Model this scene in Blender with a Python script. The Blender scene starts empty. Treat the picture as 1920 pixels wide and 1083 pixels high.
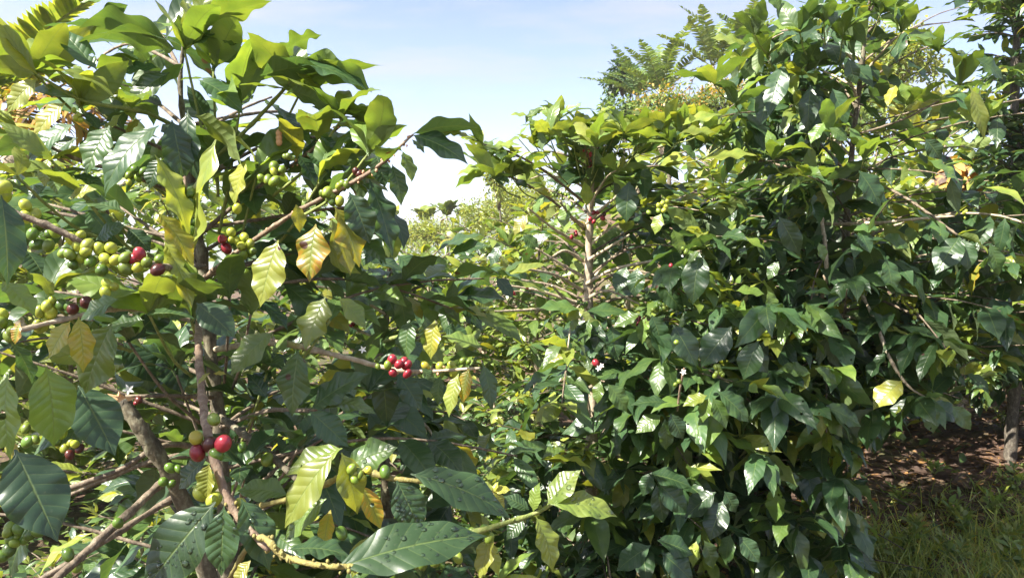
import bpy, math, random
import numpy as np
from mathutils import Vector

R = np.random.default_rng(11)
random.seed(11)
SC = bpy.context.scene
COL = SC.collection
V3 = lambda *a: np.array(a, dtype=float)
def unit(v):
    v = np.asarray(v, float); n = np.linalg.norm(v, axis=-1, keepdims=True)
    return v / np.maximum(n, 1e-9)
UP = V3(0, 0, 1)

# ------------------------------------------------------------------ camera
CAM = V3(0, 0, 1.5); FPX = 1397.0; PITCH = math.radians(2.9)
FWD = V3(0, math.cos(PITCH), -math.sin(PITCH)); CUP = V3(0, math.sin(PITCH), math.cos(PITCH)); RT = V3(1, 0, 0)
def P(px, py, d):
    return CAM + d * (FWD + RT * ((px - 960) / FPX) + CUP * ((541.5 - py) / FPX))
def proj(p):
    q = np.asarray(p, float) - CAM
    d = q @ FWD
    ds = np.where(np.abs(d) < 1e-3, 1e-3, d)
    return 960 + FPX * (q @ RT) / ds, 541.5 - FPX * (q @ CUP) / ds, d
cd = bpy.data.cameras.new('camera'); cam = bpy.data.objects.new('camera', cd); COL.objects.link(cam)
cam.location = CAM; cam.rotation_euler = (math.pi / 2 - PITCH, 0, 0)
cd.sensor_width = 36; cd.lens = 36 * FPX / 1920; cd.clip_start = 0.05; cd.clip_end = 3000
SC.camera = cam

# ------------------------------------------------------------------ materials
def nodes(name):
    m = bpy.data.materials.new(name); m.use_nodes = True
    nt = m.node_tree; nt.nodes.clear()
    return m, nt
class NB:
    def __init__(s, nt): s.nt = nt
    def n(s, t, **kw):
        x = s.nt.nodes.new(t)
        for k, v in kw.items():
            if k.startswith('i_'): x.inputs[k[2:].replace('_', ' ')].default_value = v
            else: setattr(x, k, v)
        return x
    def l(s, a, b): s.nt.links.new(a, b)
    def val(s, x, sock):
        if isinstance(x, (int, float)): sock.default_value = x
        else: s.l(x, sock)
    def math(s, op, a, b=None, c=None, clamp=False):
        x = s.n('ShaderNodeMath', operation=op, use_clamp=clamp)
        s.val(a, x.inputs[0])
        if b is not None: s.val(b, x.inputs[1])
        if c is not None: s.val(c, x.inputs[2])
        return x.outputs[0]
    def mix(s, f, a, b, blend='MIX'):
        x = s.n('ShaderNodeMix', data_type='RGBA', blend_type=blend)
        s.val(f, x.inputs[0])
        for v, i in ((a, 6), (b, 7)):
            if isinstance(v, tuple): x.inputs[i].default_value = (*v, 1)
            else: s.l(v, x.inputs[i])
        return x.outputs[2]
    def ramp(s, f, stops, interp='LINEAR'):
        x = s.n('ShaderNodeValToRGB'); x.color_ramp.interpolation = interp
        e = x.color_ramp.elements
        while len(e) < len(stops): e.new(0.5)
        for k, (p, c) in enumerate(stops):
            e[k].position = p; e[k].color = (*c, 1)
        s.l(f, x.inputs[0]); return x.outputs[0]
    def noise(s, vec, scale, detail=3, rough=0.55):
        x = s.n('ShaderNodeTexNoise'); x.inputs['Scale'].default_value = scale
        x.inputs['Detail'].default_value = detail; x.inputs['Roughness'].default_value = rough
        if vec is not None: s.l(vec, x.inputs['Vector'])
        return x.outputs['Fac']

def leaf_material(name, veins=True, rough=0.36, trans=0.36, bump=1.0):
    m, nt = nodes(name); b = NB(nt)
    at = b.n('ShaderNodeAttribute', attribute_name='lc'); sp = b.n('ShaderNodeSeparateColor'); b.l(at.outputs['Color'], sp.inputs[0])
    t, rnd, spot = sp.outputs
    uvn = b.n('ShaderNodeAttribute', attribute_name='luv'); su = b.n('ShaderNodeSeparateXYZ'); b.l(uvn.outputs['Vector'], su.inputs[0])
    u, v, ln = su.outputs
    av = b.math('ABSOLUTE', v)
    pos = b.n('ShaderNodeNewGeometry')
    nz = b.noise(pos.outputs['Position'], 28, 4)
    # veins
    ph = b.math('MULTIPLY', b.math('SUBTRACT', u, b.math('MULTIPLY', av, 0.14)), 9.0)
    ph = b.math('ADD', ph, b.math('MULTIPLY', b.math('GREATER_THAN', v, 0.0), 0.45))
    sw = b.math('ABSOLUTE', b.math('SUBTRACT', b.math('FRACT', ph), 0.5))       # .5 on the vein, 0 between
    vein = b.math('SMOOTH_MIN', 1.0, b.math('MULTIPLY', b.math('SUBTRACT', sw, 0.44, clamp=True), 14.0), 0.1)
    mid = b.math('SUBTRACT', 1.0, b.math('DIVIDE', av, 0.055), clamp=True)
    vm = b.math('MAXIMUM', b.math('MULTIPLY', vein, 0.45), mid)
    # hue ramp: mature green -> fresh green -> yellow green -> yellow -> brown; yellowing starts between the veins
    near = b.math('SUBTRACT', 0.5, b.math('MULTIPLY', av, 0.9))
    near = b.math('MAXIMUM', near, b.math('MULTIPLY', b.math('SUBTRACT', sw, 0.3, clamp=True), 2.0))
    old = b.math('MULTIPLY', b.math('SUBTRACT', t, 0.66, clamp=True), 3.0)
    tt = b.math('SUBTRACT', t, b.math('MULTIPLY', b.math('MULTIPLY', near, old), 0.9 if veins else 0.0))
    tt = b.math('ADD', tt, b.math('MULTIPLY', b.math('SUBTRACT', nz, 0.5), b.math('MULTIPLY_ADD', t, .55, .1)))
    col = b.ramp(tt, [(0.0, (.024, .055, .027)), (.18, (.047, .098, .034)), (.36, (.115, .185, .034)), (.55, (.225, .26, .045)),
                      (.72, (.27, .26, .035)), (.86, (.42, .25, .03)), (.95, (.30, .15, .05)), (1.0, (.085, .048, .03))])
    k = b.math('MULTIPLY_ADD', rnd, 0.55, 0.72)
    hs = b.n('ShaderNodeHueSaturation'); b.l(col, hs.inputs['Color']); b.l(k, hs.inputs['Value'])
    hs.inputs['Saturation'].default_value = 1.0
    col = hs.outputs[0]
    if veins:
        col = b.mix(b.math('MULTIPLY', vm, 0.55), col, (.17, .24, .06))
        vo = b.n('ShaderNodeTexVoronoi'); vo.inputs['Scale'].default_value = 26; b.l(pos.outputs['Position'], vo.inputs['Vector'])
        sm = b.math('MULTIPLY', b.math('SUBTRACT', b.math('MULTIPLY', spot, 0.24), vo.outputs['Distance'], clamp=True), 40, clamp=True)
        col = b.mix(sm, col, (.06, .022, .010))
    # small pale dust and wear
    dust = b.noise(pos.outputs['Position'], 260, 2)
    col = b.mix(b.math('MULTIPLY', b.math('SUBTRACT', dust, 0.62, clamp=True), 1.1), col, (.20, .22, .13))
    under = b.mix(0.45, col, (.16, .21, .085))
    base = b.mix(pos.outputs['Backfacing'], col, under)
    p = b.n('ShaderNodeBsdfPrincipled'); b.l(base, p.inputs['Base Color'])
    rg = b.math('MULTIPLY_ADD', pos.outputs['Backfacing'], 0.25, b.math('MULTIPLY_ADD', nz, 0.16, rough - 0.08))
    b.l(rg, p.inputs['Roughness']); p.inputs['IOR'].default_value = 1.5; p.inputs['Specular IOR Level'].default_value = .75
    if veins:
        hgt = b.math('SUBTRACT', b.math('MULTIPLY', b.math('COSINE', b.math('MULTIPLY', sw, math.pi)), 0.9), b.math('MULTIPLY', mid, 0.8))
        hgt = b.math('ADD', hgt, b.math('MULTIPLY', b.noise(pos.outputs['Position'], 90, 2), 0.55))
        bp = b.n('ShaderNodeBump'); bp.inputs['Strength'].default_value = 0.34 * bump; bp.inputs['Distance'].default_value = 0.0019
        b.l(hgt, bp.inputs['Height']); b.l(bp.outputs[0], p.inputs['Normal'])
    tr = b.n('ShaderNodeBsdfTranslucent')
    tc = b.mix(1.0, col, (1.95, 1.75, 0.75), 'MULTIPLY')
    if veins: tc = b.mix(b.math('MULTIPLY', vm, .6), tc, (.10, .12, .02))
    b.l(tc, tr.inputs['Color'])
    mx = b.n('ShaderNodeMixShader'); mx.inputs[0].default_value = trans
    b.l(p.outputs[0], mx.inputs[1]); b.l(tr.outputs[0], mx.inputs[2])
    o = b.n('ShaderNodeOutputMaterial'); out = mx.outputs[0]
    if veins:   # insect holes
        ho = b.n('ShaderNodeTexVoronoi'); ho.inputs['Scale'].default_value = 34; b.l(pos.outputs['Position'], ho.inputs['Vector'])
        dw = b.math('ADD', ho.outputs['Distance'], b.math('MULTIPLY', b.math('SUBTRACT', dust, .5), .25))
        hm = b.math('LESS_THAN', dw, b.math('MULTIPLY', b.math('SUBTRACT', rnd, .72, clamp=True), .55))
        tp_ = b.n('ShaderNodeBsdfTransparent'); mh = b.n('ShaderNodeMixShader'); b.l(hm, mh.inputs[0]); b.l(out, mh.inputs[1]); b.l(tp_.outputs[0], mh.inputs[2]); out = mh.outputs[0]
    b.l(out, o.inputs[0])
    return m
def bark_material(name, c1, c2, c3, scale=60):
    m, nt = nodes(name); b = NB(nt)
    pos = b.n('ShaderNodeNewGeometry').outputs['Position']
    mp = b.n('ShaderNodeMapping'); mp.inputs['Scale'].default_value = (1, 1, .55); b.l(pos, mp.inputs[0])
    n1 = b.noise(mp.outputs[0], scale, 5, .65); n2 = b.noise(pos, scale * 2.7, 3)
    col = b.ramp(n1, [(.3, c1), (.52, c2), (.66, c3)])
    col = b.mix(b.math('MULTIPLY', b.math('SUBTRACT', n2, .55, clamp=True), 1.5), col, (.34, .35, .27))
    p = b.n('ShaderNodeBsdfPrincipled'); b.l(col, p.inputs['Base Color']); p.inputs['Roughness'].default_value = .8
    bp = b.n('ShaderNodeBump'); bp.inputs['Strength'].default_value = .7; bp.inputs['Distance'].default_value = .002
    b.l(b.math('ADD', n1, n2), bp.inputs['Height']); b.l(bp.outputs[0], p.inputs['Normal'])
    o = b.n('ShaderNodeOutputMaterial'); b.l(p.outputs[0], o.inputs[0]); return m
def fruit_material(name, c, c2, rough=.32):
    m, nt = nodes(name); b = NB(nt)
    tc = b.n('ShaderNodeTexCoord').outputs['Object']; oi = b.n('ShaderNodeObjectInfo')
    n1 = b.noise(b.n('ShaderNodeNewGeometry').outputs['Position'], 70, 3)
    col = b.mix(b.math('MULTIPLY', n1, 1.1, clamp=True), c, c2)
    hs = b.n('ShaderNodeHueSaturation'); b.l(col, hs.inputs['Color']); b.l(b.math('MULTIPLY_ADD', oi.outputs['Random'], .6, .7), hs.inputs['Value'])
    ax = b.n('ShaderNodeAttribute', attribute_name='pole').outputs['Fac']
    col = b.mix(b.math('SUBTRACT', b.math('MULTIPLY', ax, 1.0), 0.0, clamp=True), hs.outputs[0], (.05, .03, .012))
    p = b.n('ShaderNodeBsdfPrincipled'); b.l(col, p.inputs['Base Color']); p.inputs['Roughness'].default_value = rough
    p.inputs['Subsurface Weight'].default_value = .12; p.inputs['Subsurface Radius'].default_value = (.004, .003, .001)
    o = b.n('ShaderNodeOutputMaterial'); b.l(p.outputs[0], o.inputs[0]); return m
def plain(name, c, rough=.6, **kw):
    m, nt = nodes(name); b = NB(nt)
    p = b.n('ShaderNodeBsdfPrincipled'); p.inputs['Roughness'].default_value = rough
    n1 = b.noise(b.n('ShaderNodeNewGeometry').outputs['Position'], 40, 3)
    b.l(b.mix(n1, tuple(x * .8 for x in c), tuple(min(1, x * 1.2) for x in c)), p.inputs['Base Color'])
    for k, v in kw.items(): p.inputs[k.replace('_', ' ')].default_value = v
    o = b.n('ShaderNodeOutputMaterial'); b.l(p.outputs[0], o.inputs[0]); return m

M_LEAF = leaf_material('coffee_leaf')
M_FAR = leaf_material('tree_leaf', veins=False, rough=.5, trans=.35)
M_DRY = leaf_material('dry_leaf', veins=False, rough=.7, trans=.25)
M_TWIG = bark_material('twig_bark', (.07, .05, .034), (.14, .105, .07), (.25, .20, .14), 90)
M_DARK = bark_material('dark_bark', (.035, .028, .02), (.075, .06, .045), (.14, .12, .09), 55)
M_TRUNK = bark_material('lichen_bark', (.040, .032, .02), (.095, .078, .046), (.20, .19, .12), 55)
M_PALE = bark_material('pale_bark', (.20, .155, .10), (.36, .29, .20), (.48, .42, .31), 70)
M_PINK = bark_material('pink_twig', (.11, .068, .042), (.20, .135, .09), (.30, .23, .16), 80)
M_STEM = bark_material('green_stem', (.10, .14, .03), (.17, .20, .045), (.24, .25, .08), 110)
M_YSTEM = bark_material('yellow_stem', (.13, .10, .03), (.21, .18, .045), (.26, .24, .07), 110)
M_BREAK = plain('broken_wood', (.52, .32, .16), .8)
FRUIT = {'g': fruit_material('green_cherry', (.07, .15, .016), (.20, .24, .03), .4),
         'y': fruit_material('lime_cherry', (.17, .27, .02), (.40, .38, .05), .4),
         'o': fruit_material('yellow_cherry', (.48, .36, .03), (.40, .40, .05)),
         'R': fruit_material('red_cherry', (.17, .008, .02), (.32, .030, .040), .32),
         'b': fruit_material('dark_cherry', (.045, .010, .010), (.09, .02, .012), .35),
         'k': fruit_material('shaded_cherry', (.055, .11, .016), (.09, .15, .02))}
M_PETAL = plain('petal', (.82, .82, .76), .5)
M_PINKFL = plain('faded_flower', (.55, .30, .17), .7)
def drop_material():
    m, nt = nodes('water_drop'); b = NB(nt)
    fr = b.n('ShaderNodeFresnel'); fr.inputs['IOR'].default_value = 1.45
    tp_ = b.n('ShaderNodeBsdfTransparent'); tp_.inputs['Color'].default_value = (.93, .96, .93, 1)
    gl = b.n('ShaderNodeBsdfGlossy'); gl.inputs['Roughness'].default_value = .04
    mx = b.n('ShaderNodeMixShader'); b.l(b.math('MULTIPLY_ADD', fr.outputs[0], 1.3, .02, clamp=True), mx.inputs[0]); b.l(tp_.outputs[0], mx.inputs[1]); b.l(gl.outputs[0], mx.inputs[2])
    o = b.n('ShaderNodeOutputMaterial'); b.l(mx.outputs[0], o.inputs[0]); return m
M_DROP = drop_material()
def ground_material():
    m, nt = nodes('ground_soil'); b = NB(nt)
    pos = b.n('ShaderNodeNewGeometry').outputs['Position']
    n1 = b.noise(pos, 1.3, 6, .6); n2 = b.noise(pos, 34, 6, .7); n3 = b.noise(pos, 140, 3)
    col = b.ramp(n2, [(.3, (.040, .022, .014)), (.5, (.095, .052, .032)), (.7, (.19, .115, .07))])
    col = b.mix(b.math('MULTIPLY', b.math('SUBTRACT', n1, .46, clamp=True), 4.5, clamp=True), col, (.065, .085, .022))
    p = b.n('ShaderNodeBsdfPrincipled'); b.l(col, p.inputs['Base Color']); p.inputs['Roughness'].default_value = .9
    bp = b.n('ShaderNodeBump'); bp.inputs['Strength'].default_value = .9; bp.inputs['Distance'].default_value = .02
    b.l(b.math('ADD', n2, b.math('MULTIPLY', n3, .4)), bp.inputs['Height']); b.l(bp.outputs[0], p.inputs['Normal'])
    o = b.n('ShaderNodeOutputMaterial'); b.l(p.outputs[0], o.inputs[0]); return m
M_GROUND = ground_material()

# ------------------------------------------------------------------ mesh helpers
def mesh_np(name, verts, faces, mat, attrs=None, smooth=True, mats=None, mi=None):
    """faces: (n,4) or (n,3) int array"""
    me = bpy.data.meshes.new(name)
    verts = np.asarray(verts, np.float32).reshape(-1, 3); faces = np.asarray(faces, np.int32)
    k = faces.shape[1]
    me.vertices.add(len(verts)); me.vertices.foreach_set('co', verts.ravel())
    me.loops.add(faces.size); me.loops.foreach_set('vertex_index', faces.ravel())
    me.polygons.add(len(faces)); me.polygons.foreach_set('loop_start', np.arange(0, faces.size, k, dtype=np.int32))
    me.polygons.foreach_set('loop_total', np.full(len(faces), k, np.int32))
    if smooth: me.polygons.foreach_set('use_smooth', np.ones(len(faces), bool))
    for a, (ty, data) in (attrs or {}).items():
        at = me.attributes.new(a, ty, 'POINT')
        at.data.foreach_set({'FLOAT_COLOR': 'color', 'FLOAT_VECTOR': 'vector', 'FLOAT': 'value'}[ty], np.asarray(data, np.float32).ravel())
    me.materials.append(mat)
    me.update(); me.validate()
    return me
def add(name, me, parent=None, loc=None):
    o = bpy.data.objects.new(name, me); COL.objects.link(o)
    if parent is not None: o.parent = parent
    if loc is not None: o.location = loc
    return o
def tag(o, label, cat, group=None, kind=None):
    if label: o['label'] = label
    if cat: o['category'] = cat
    if group: o['group'] = group
    if kind: o['kind'] = kind
    return o
def thing(name, label, cat, loc, group=None):
    o = add(name, None, None, loc)
    o.empty_display_size = .1
    return tag(o, label, cat, group)

PU = np.array([0, .035, .07, .16, .3, .45, .6, .74, .85, .93, .97, 1.0])
PW = np.array([.035, .04, .15, .54, .88, 1.0, .95, .69, .36, .13, .06, .0])
SUN = unit(V3(-.60, -.34, .72))
LIT = [P(x, y, d) for x, y, d in [(150, 470, .93), (200, 480, .94), (90, 440, .92), (245, 480, .96), (40, 395, .9), (150, 645, .83), (112, 638, .84), (80, 600, .95), (195, 660, .88), (80, 740, .85), (590, 605, 1.0), (655, 585, 1.0), (470, 660, .98), (550, 700, .98),
       (590, 900, .82), (655, 900, .82), (570, 940, .82), (1060, 910, .88), (1090, 955, .88), (1060, 960, .88), (490, 925, .87), (570, 645, 1.25), (430, 465, 1.2), (460, 460, 1.2), (520, 510, 1.02), (590, 470, 1.05), (650, 450, 1.05), (560, 410, 1.08), (395, 400, 1.1), (385, 460, 1.1),
       (330, 520, 1.05), (320, 390, 1.08), (415, 832, .83), (390, 920, .83), (1096, 470, 3.0), (1096, 530, 3.0), (1096, 430, 3.0), (1150, 505, 2.9), (1040, 515, 2.9), (1060, 470, 2.9), (760, 690, 1.19), (870, 700, 1.15), (325, 590, 1.0), (40, 560, .78), (700, 460, 1.65), (850, 560, 1.7), (900, 540, 1.7), (620, 420, 1.2)]]
LIT = np.array(LIT)
def blocks(A, rad=.075, T=None):
    m = (A[:, 0:3] + A[:, 3:6]) / 2
    v = m[:, None] - (LIT if T is None else T)[None]; t = v @ SUN
    dist = np.linalg.norm(v - t[..., None] * SUN, axis=2)
    return ((t > .04) & (dist < rad)).any(1)
class Leaves(list):
    """rows: base3 tip3 normal3 W droop fold wave phase twist roll r g b"""
    def leaf(s, base, tip, normal, W, droop=.5, fold=.25, wave=.11, twist=0., roll=.15, r=.15, g=None, b=0., ph=None):
        s.append((*base, *tip, *normal, W, droop, fold, wave, random.random() * 6.28 if ph is None else ph, twist, roll, r,
                  random.random() if g is None else g, b))
def leaf_grid(A, nu, nv, prof=(PU, PW), kw=(2.1, 3.3)):
    A = np.asarray(A, float).reshape(-1, 18 + 0) if False else np.asarray(A, float)
    N = len(A)
    base, tip, nor = A[:, 0:3], A[:, 3:6], A[:, 6:9]
    W, droop, fold, wave, ph, twist, roll = A[:, 9:16].T
    ax = tip - base; L = np.linalg.norm(ax, axis=1); ax = unit(ax)
    nor = unit(nor - ax * (nor * ax).sum(1, keepdims=True)); side = np.cross(nor, ax)
    u = np.linspace(0, 1, nu) ** .92
    th = -droop[:, None] * u[None] ** 1.2                                   # path angle
    du = np.diff(u)
    thm = (th[:, 1:] + th[:, :-1]) / 2
    x = np.concatenate([np.zeros((N, 1)), np.cumsum(np.cos(thm) * du, 1)], 1)
    z = np.concatenate([np.zeros((N, 1)), np.cumsum(np.sin(thm) * du, 1)], 1)
    ca = np.arctan2(z[:, -1], x[:, -1]); cl = np.hypot(x[:, -1], z[:, -1])
    c, s_ = np.cos(-ca)[:, None], np.sin(-ca)[:, None]
    x, z = (x * c - z * s_) / cl[:, None] * L[:, None], (x * s_ + z * c) / cl[:, None] * L[:, None]
    th = th - ca[:, None]
    v = np.linspace(-1, 1, nv)
    w = np.interp(u, *prof)[None, :, None] * (W / 2)[:, None, None]
    vv = v[None, None, :]
    side_ph = np.where(v > 0, 1.7, 0)[None, None, :]
    kk = (kw[0] + (ph % 1.0) * (kw[1] - kw[0]))[:, None, None]
    wv = wave[:, None, None] * np.sin(2 * np.pi * kk * u[None, :, None] + ph[:, None, None] + side_ph) * vv ** 2
    yy = vv * w * np.cos(np.minimum(1.2, fold[:, None, None] * .8))
    zz = (fold[:, None, None] * np.abs(vv) + wv - roll[:, None, None] * 1.2 * vv ** 2 * np.sin(np.pi * u)[None, :, None]) * w
    tw = (twist[:, None] * u[None])[:, :, None]
    y2 = yy * np.cos(tw) - zz * np.sin(tw); z2 = yy * np.sin(tw) + zz * np.cos(tw)
    n_loc = (np.cos(th)[..., None] * nor[:, None] - np.sin(th)[..., None] * ax[:, None])
    ctr = base[:, None] + x[..., None] * ax[:, None] + z[..., None] * nor[:, None]
    pts = ctr[:, :, None] + y2[..., None] * side[:, None, None] + z2[..., None] * n_loc[:, :, None]
    return pts, u, v, L
def leaf_mesh(name, A, mat, origin, nu=12, nv=7, prof=(PU, PW), kw=(2.1, 3.3)):
    A = np.asarray(A, float)
    pts, u, v, L = leaf_grid(A, nu, nv, prof, kw)
    N = len(A)
    i, j = np.meshgrid(np.arange(nu - 1), np.arange(nv - 1), indexing='ij')
    q = (i * nv + j).ravel()
    # winding gives +normal
    F = np.stack([q, q + nv, q + nv + 1, q + 1], 1)
    faces = (F[None] + (np.arange(N) * nu * nv)[:, None, None]).reshape(-1, 4)
    lc = np.repeat(np.concatenate([A[:, 16:19], np.ones((N, 1))], 1), nu * nv, 0)
    uv = np.zeros((N, nu, nv, 3)); uv[..., 0] = u[None, :, None]; uv[..., 1] = v[None, None]; uv[..., 2] = L[:, None, None]
    return mesh_np(name, pts.reshape(-1, 3) - np.asarray(origin), faces, mat,
                   {'lc': ('FLOAT_COLOR', lc), 'luv': ('FLOAT_VECTOR', uv)})
def smooth_path(pts, n):
    pts = np.asarray(pts, float)
    if len(pts) == 2: pts = np.array([pts[0], (pts[0] + pts[1]) / 2, pts[1]])
    p = np.vstack([2 * pts[0] - pts[1], pts, 2 * pts[-1] - pts[-2]])
    t = np.linspace(0, len(pts) - 1 - 1e-6, n); k = t.astype(int); f = (t - k)[:, None]
    a, b_, c, d = p[k], p[k + 1], p[k + 2], p[k + 3]
    return .5 * (2 * b_ + (c - a) * f + (2 * a - 5 * b_ + 4 * c - d) * f ** 2 + (3 * b_ - a - 3 * c + d) * f ** 3)
def tube_arrays(pts, radii, n=None, sides=7, knots=0, rough=.12):
    L = np.linalg.norm(np.diff(np.asarray(pts), axis=0), axis=1).sum()
    n = n or max(5, min(60, int(L / .012)))
    path = smooth_path(pts, n)
    s = np.linspace(0, 1, n); rad = np.interp(s, np.linspace(0, 1, len(radii)), radii)
    if knots: rad = rad * (1 + .38 * np.exp(-((s * knots) % 1 - .5) ** 2 / .006))
    tan = unit(np.gradient(path, axis=0))
    ref = V3(.3, .9, .25) if abs(tan[0] @ V3(.3, .9, .25)) < .9 else V3(1, 0, .2)
    a = unit(np.cross(tan, ref)); b_ = np.cross(tan, a)
    ang = np.linspace(0, 2 * np.pi, sides, endpoint=False)
    rr = rad[:, None] * (1 + rough * R.standard_normal((n, sides)))
    ring = path[:, None] + rr[..., None] * (np.cos(ang)[None, :, None] * a[:, None] + np.sin(ang)[None, :, None] * b_[:, None])
    V = np.vstack([ring.reshape(-1, 3), path[:1] , path[-1:]])
    i, j = np.meshgrid(np.arange(n - 1), np.arange(sides), indexing='ij')
    q = i * sides + j; q2 = i * sides + (j + 1) % sides
    F = np.stack([q, q2, q2 + sides, q + sides], -1).reshape(-1, 4)
    jj = np.arange(sides); c0, c1 = n * sides, n * sides + 1
    e = (n - 1) * sides
    cap0 = np.stack([np.full(sides, c0), (jj + 1) % sides, jj, jj], 1)[:, [0, 1, 2, 2]]
    tri0 = np.stack([np.full(sides, c0), (jj + 1) % sides, jj], 1); tri1 = np.stack([np.full(sides, c1), e + jj, e + (jj + 1) % sides], 1)
    return V, np.vstack([F.reshape(-1, 4)[:, [0, 1, 2]], F[:, [0, 2, 3]], tri0, tri1]), path
def tube(name, pts, radii, mat, parent=None, origin=(0, 0, 0), **kw):
    V, F, path = tube_arrays(pts, radii, **kw)
    o = add(name, mesh_np(name, V - np.asarray(origin), F, mat), parent)
    return o, path
def tubes(name, items, mat, parent=None, origin=(0, 0, 0), **kw):
    Vs, Fs, k = [], [], 0
    for pts, radii in items:
        V, F, _ = tube_arrays(pts, radii, **kw); Vs.append(V); Fs.append(F + k); k += len(V)
    return add(name, mesh_np(name, np.vstack(Vs) - np.asarray(origin), np.vstack(Fs), mat), parent)

# --- cherries: one egg-shaped mesh with a little crown disc at its far end, per colour
def cherry_arrays(seg=12, rings=9):
    v, pole = [], []
    for i in range(rings + 1):
        t = math.pi * i / rings; z = math.cos(t); r = math.sin(t) * (1 + .06 * z)
        if i == rings: z, r = -.86, .0
        for j in range(seg):
            a = 2 * math.pi * j / seg
            v.append((r * math.cos(a) * .93, r * math.sin(a) * 1.0, z * 1.13)); pole.append(1.0 if i >= rings - 0 else 0.)
    f = []
    for i in range(rings):
        for j in range(seg):
            a, b = i * seg + j, i * seg + (j + 1) % seg
            f.append((a, a + seg, b + seg, b))
    return np.array(v), np.array(f), np.array(pole)
CH_V, CH_F, CH_P = cherry_arrays()
CHERRY = {k: mesh_np('coffee_cherry', CH_V, CH_F, m, {'pole': ('FLOAT', CH_P)}) for k, m in FRUIT.items()}
def cherry(p, kind, r, parent, origin):
    o = add('coffee_cherry', CHERRY[kind], parent, p - origin)
    o.scale = (r * random.uniform(.9, 1.05), r * random.uniform(.9, 1.05), r * random.uniform(.95, 1.15)); o.rotation_euler = (random.uniform(-.9, .9), random.uniform(-.9, .9), random.uniform(0, 6))
    return o
def cherries_mesh(name, spots, mat, origin):
    cv, cf, cp = CH_V.reshape(10, 12, 3)[:, ::2].reshape(-1, 3), None, None
    f = []
    for i in range(9):
        for j in range(6):
            a, b = i * 6 + j, i * 6 + (j + 1) % 6
            f.append((a, a + 6, b + 6, b))
    f = np.array(f); V = np.vstack([cv * r + p - origin for p, r in spots])
    F = np.vstack([f + k * 60 for k in range(len(spots))])
    return mesh_np(name, V, F, mat, {'pole': ('FLOAT', np.zeros(len(V)))})
def star_flower(p, size, parent, origin, facing=None):
    """five narrow white petals around a short tube"""
    n = unit(facing if facing is not None else (CAM - p)); a = unit(np.cross(n, V3(.2, .1, 1))); b = np.cross(n, a)
    L = Leaves()
    for k in range(5):
        t = 2 * math.pi * k / 5 + .3
        d = math.cos(t) * a + math.sin(t) * b
        L.leaf(p, p + d * size + n * size * .15, n, size * .42, droop=.5, fold=.2, wave=.05, roll=0, r=0)
    o = add('flower', leaf_mesh('flower', L, M_PETAL, origin, 6, 3), parent); return o

# ------------------------------------------------------------------ terrain
def sstep(a, b, x):
    t = np.clip((x - a) / (b - a), 0, 1); return t * t * (3 - 2 * t)
def gh(x, y):
    x = np.asarray(x, float); y = np.asarray(y, float)
    h = np.clip(.78 * (x + .4), 0, 3.1) * sstep(7, 22, y)
    h = h + .05 * np.sin(1.7 * x + .6) * np.cos(1.3 * y) + .03 * np.sin(3.9 * x + 2 * y)
    h = h + sstep(1.8, 6, x) * .18 * sstep(2, 7, y)
    return h - .02 - sstep(30, 200, np.hypot(x, y)) * 6
g = np.sinh(np.linspace(-5.6, 5.6, 180)) * .9
gx, gy = np.meshgrid(g, g + 6, indexing='ij')
gz = gh(gx, gy) + R.normal(0, .008, gx.shape)
n = len(g); i, j = np.meshgrid(np.arange(n - 1), np.arange(n - 1), indexing='ij'); q = (i * n + j).ravel()
ground = add('ground', mesh_np('ground', np.stack([gx, gy, gz], -1).reshape(-1, 3), np.stack([q, q + n, q + n + 1, q + 1], 1), M_GROUND))
tag(ground, 'bare brown soil and leaf mould under the bushes', 'ground', kind='structure')
# pale ridge low in the gap
mx_, my_ = np.meshgrid(np.linspace(-560, 260, 120), np.linspace(0, 120, 24), indexing='ij')
mz = (26 + 12 * np.sin(mx_ / 120 + 1.0) + 4 * np.sin(mx_ / 37) + 2 * np.sin(mx_ / 13)) * np.sin(np.pi * my_ / 120) + R.normal(0, .5, mx_.shape) - 7
ii, jj = np.meshgrid(np.arange(119), np.arange(23), indexing='ij'); q = (ii * 24 + jj).ravel()
mnt = add('hills', mesh_np('hills', np.stack([mx_, my_ + 480, mz], -1).reshape(-1, 3), np.stack([q, q + 24, q + 25, q + 1], 1), plain('hill_green', (.06, .09, .05), .9)))
tag(mnt, 'pale blue green distant ridge low behind the gap', 'hills', kind='structure')
# ------------------------------------------------------------------ sky gap: filler leaves of the near bushes stay out of it
SKY = np.array([(412, -900), (415, 70), (500, 118), (560, 150), (620, 190), (735, 215), (785, 240), (800, 300), (770, 350), (742, 455),
                (800, 470), (860, 440), (905, 400), (860, 350), (900, 270), (975, 222), (1080, 205), (1140, 205), (1330, 190), (1330, 110), (1440, 45), (1540, 20), (1570, -60), (1570, -900)], float)
WIN = np.array([(735, 440), (765, 350), (860, 330), (990, 330), (985, 420), (930, 470), (780, 470)], float)
TR = np.array([(1690, -900), (1690, 10), (1735, 60), (1760, 150), (1830, 120), (1790, 40), (1830, -900)], float)
def inside(poly, x, y):
    c = False; j = len(poly) - 1
    for i in range(len(poly)):
        xi, yi = poly[i]; xj, yj = poly[j]
        if (yi > y) != (yj > y) and x < (xj - xi) * (y - yi) / (yj - yi) + xi: c = not c
        j = i
    return c
def gap(p):
    x, y, d = proj(p)
    return inside(SKY, x, y) or inside(WIN, x, y) or inside(TR, x, y)

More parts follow.
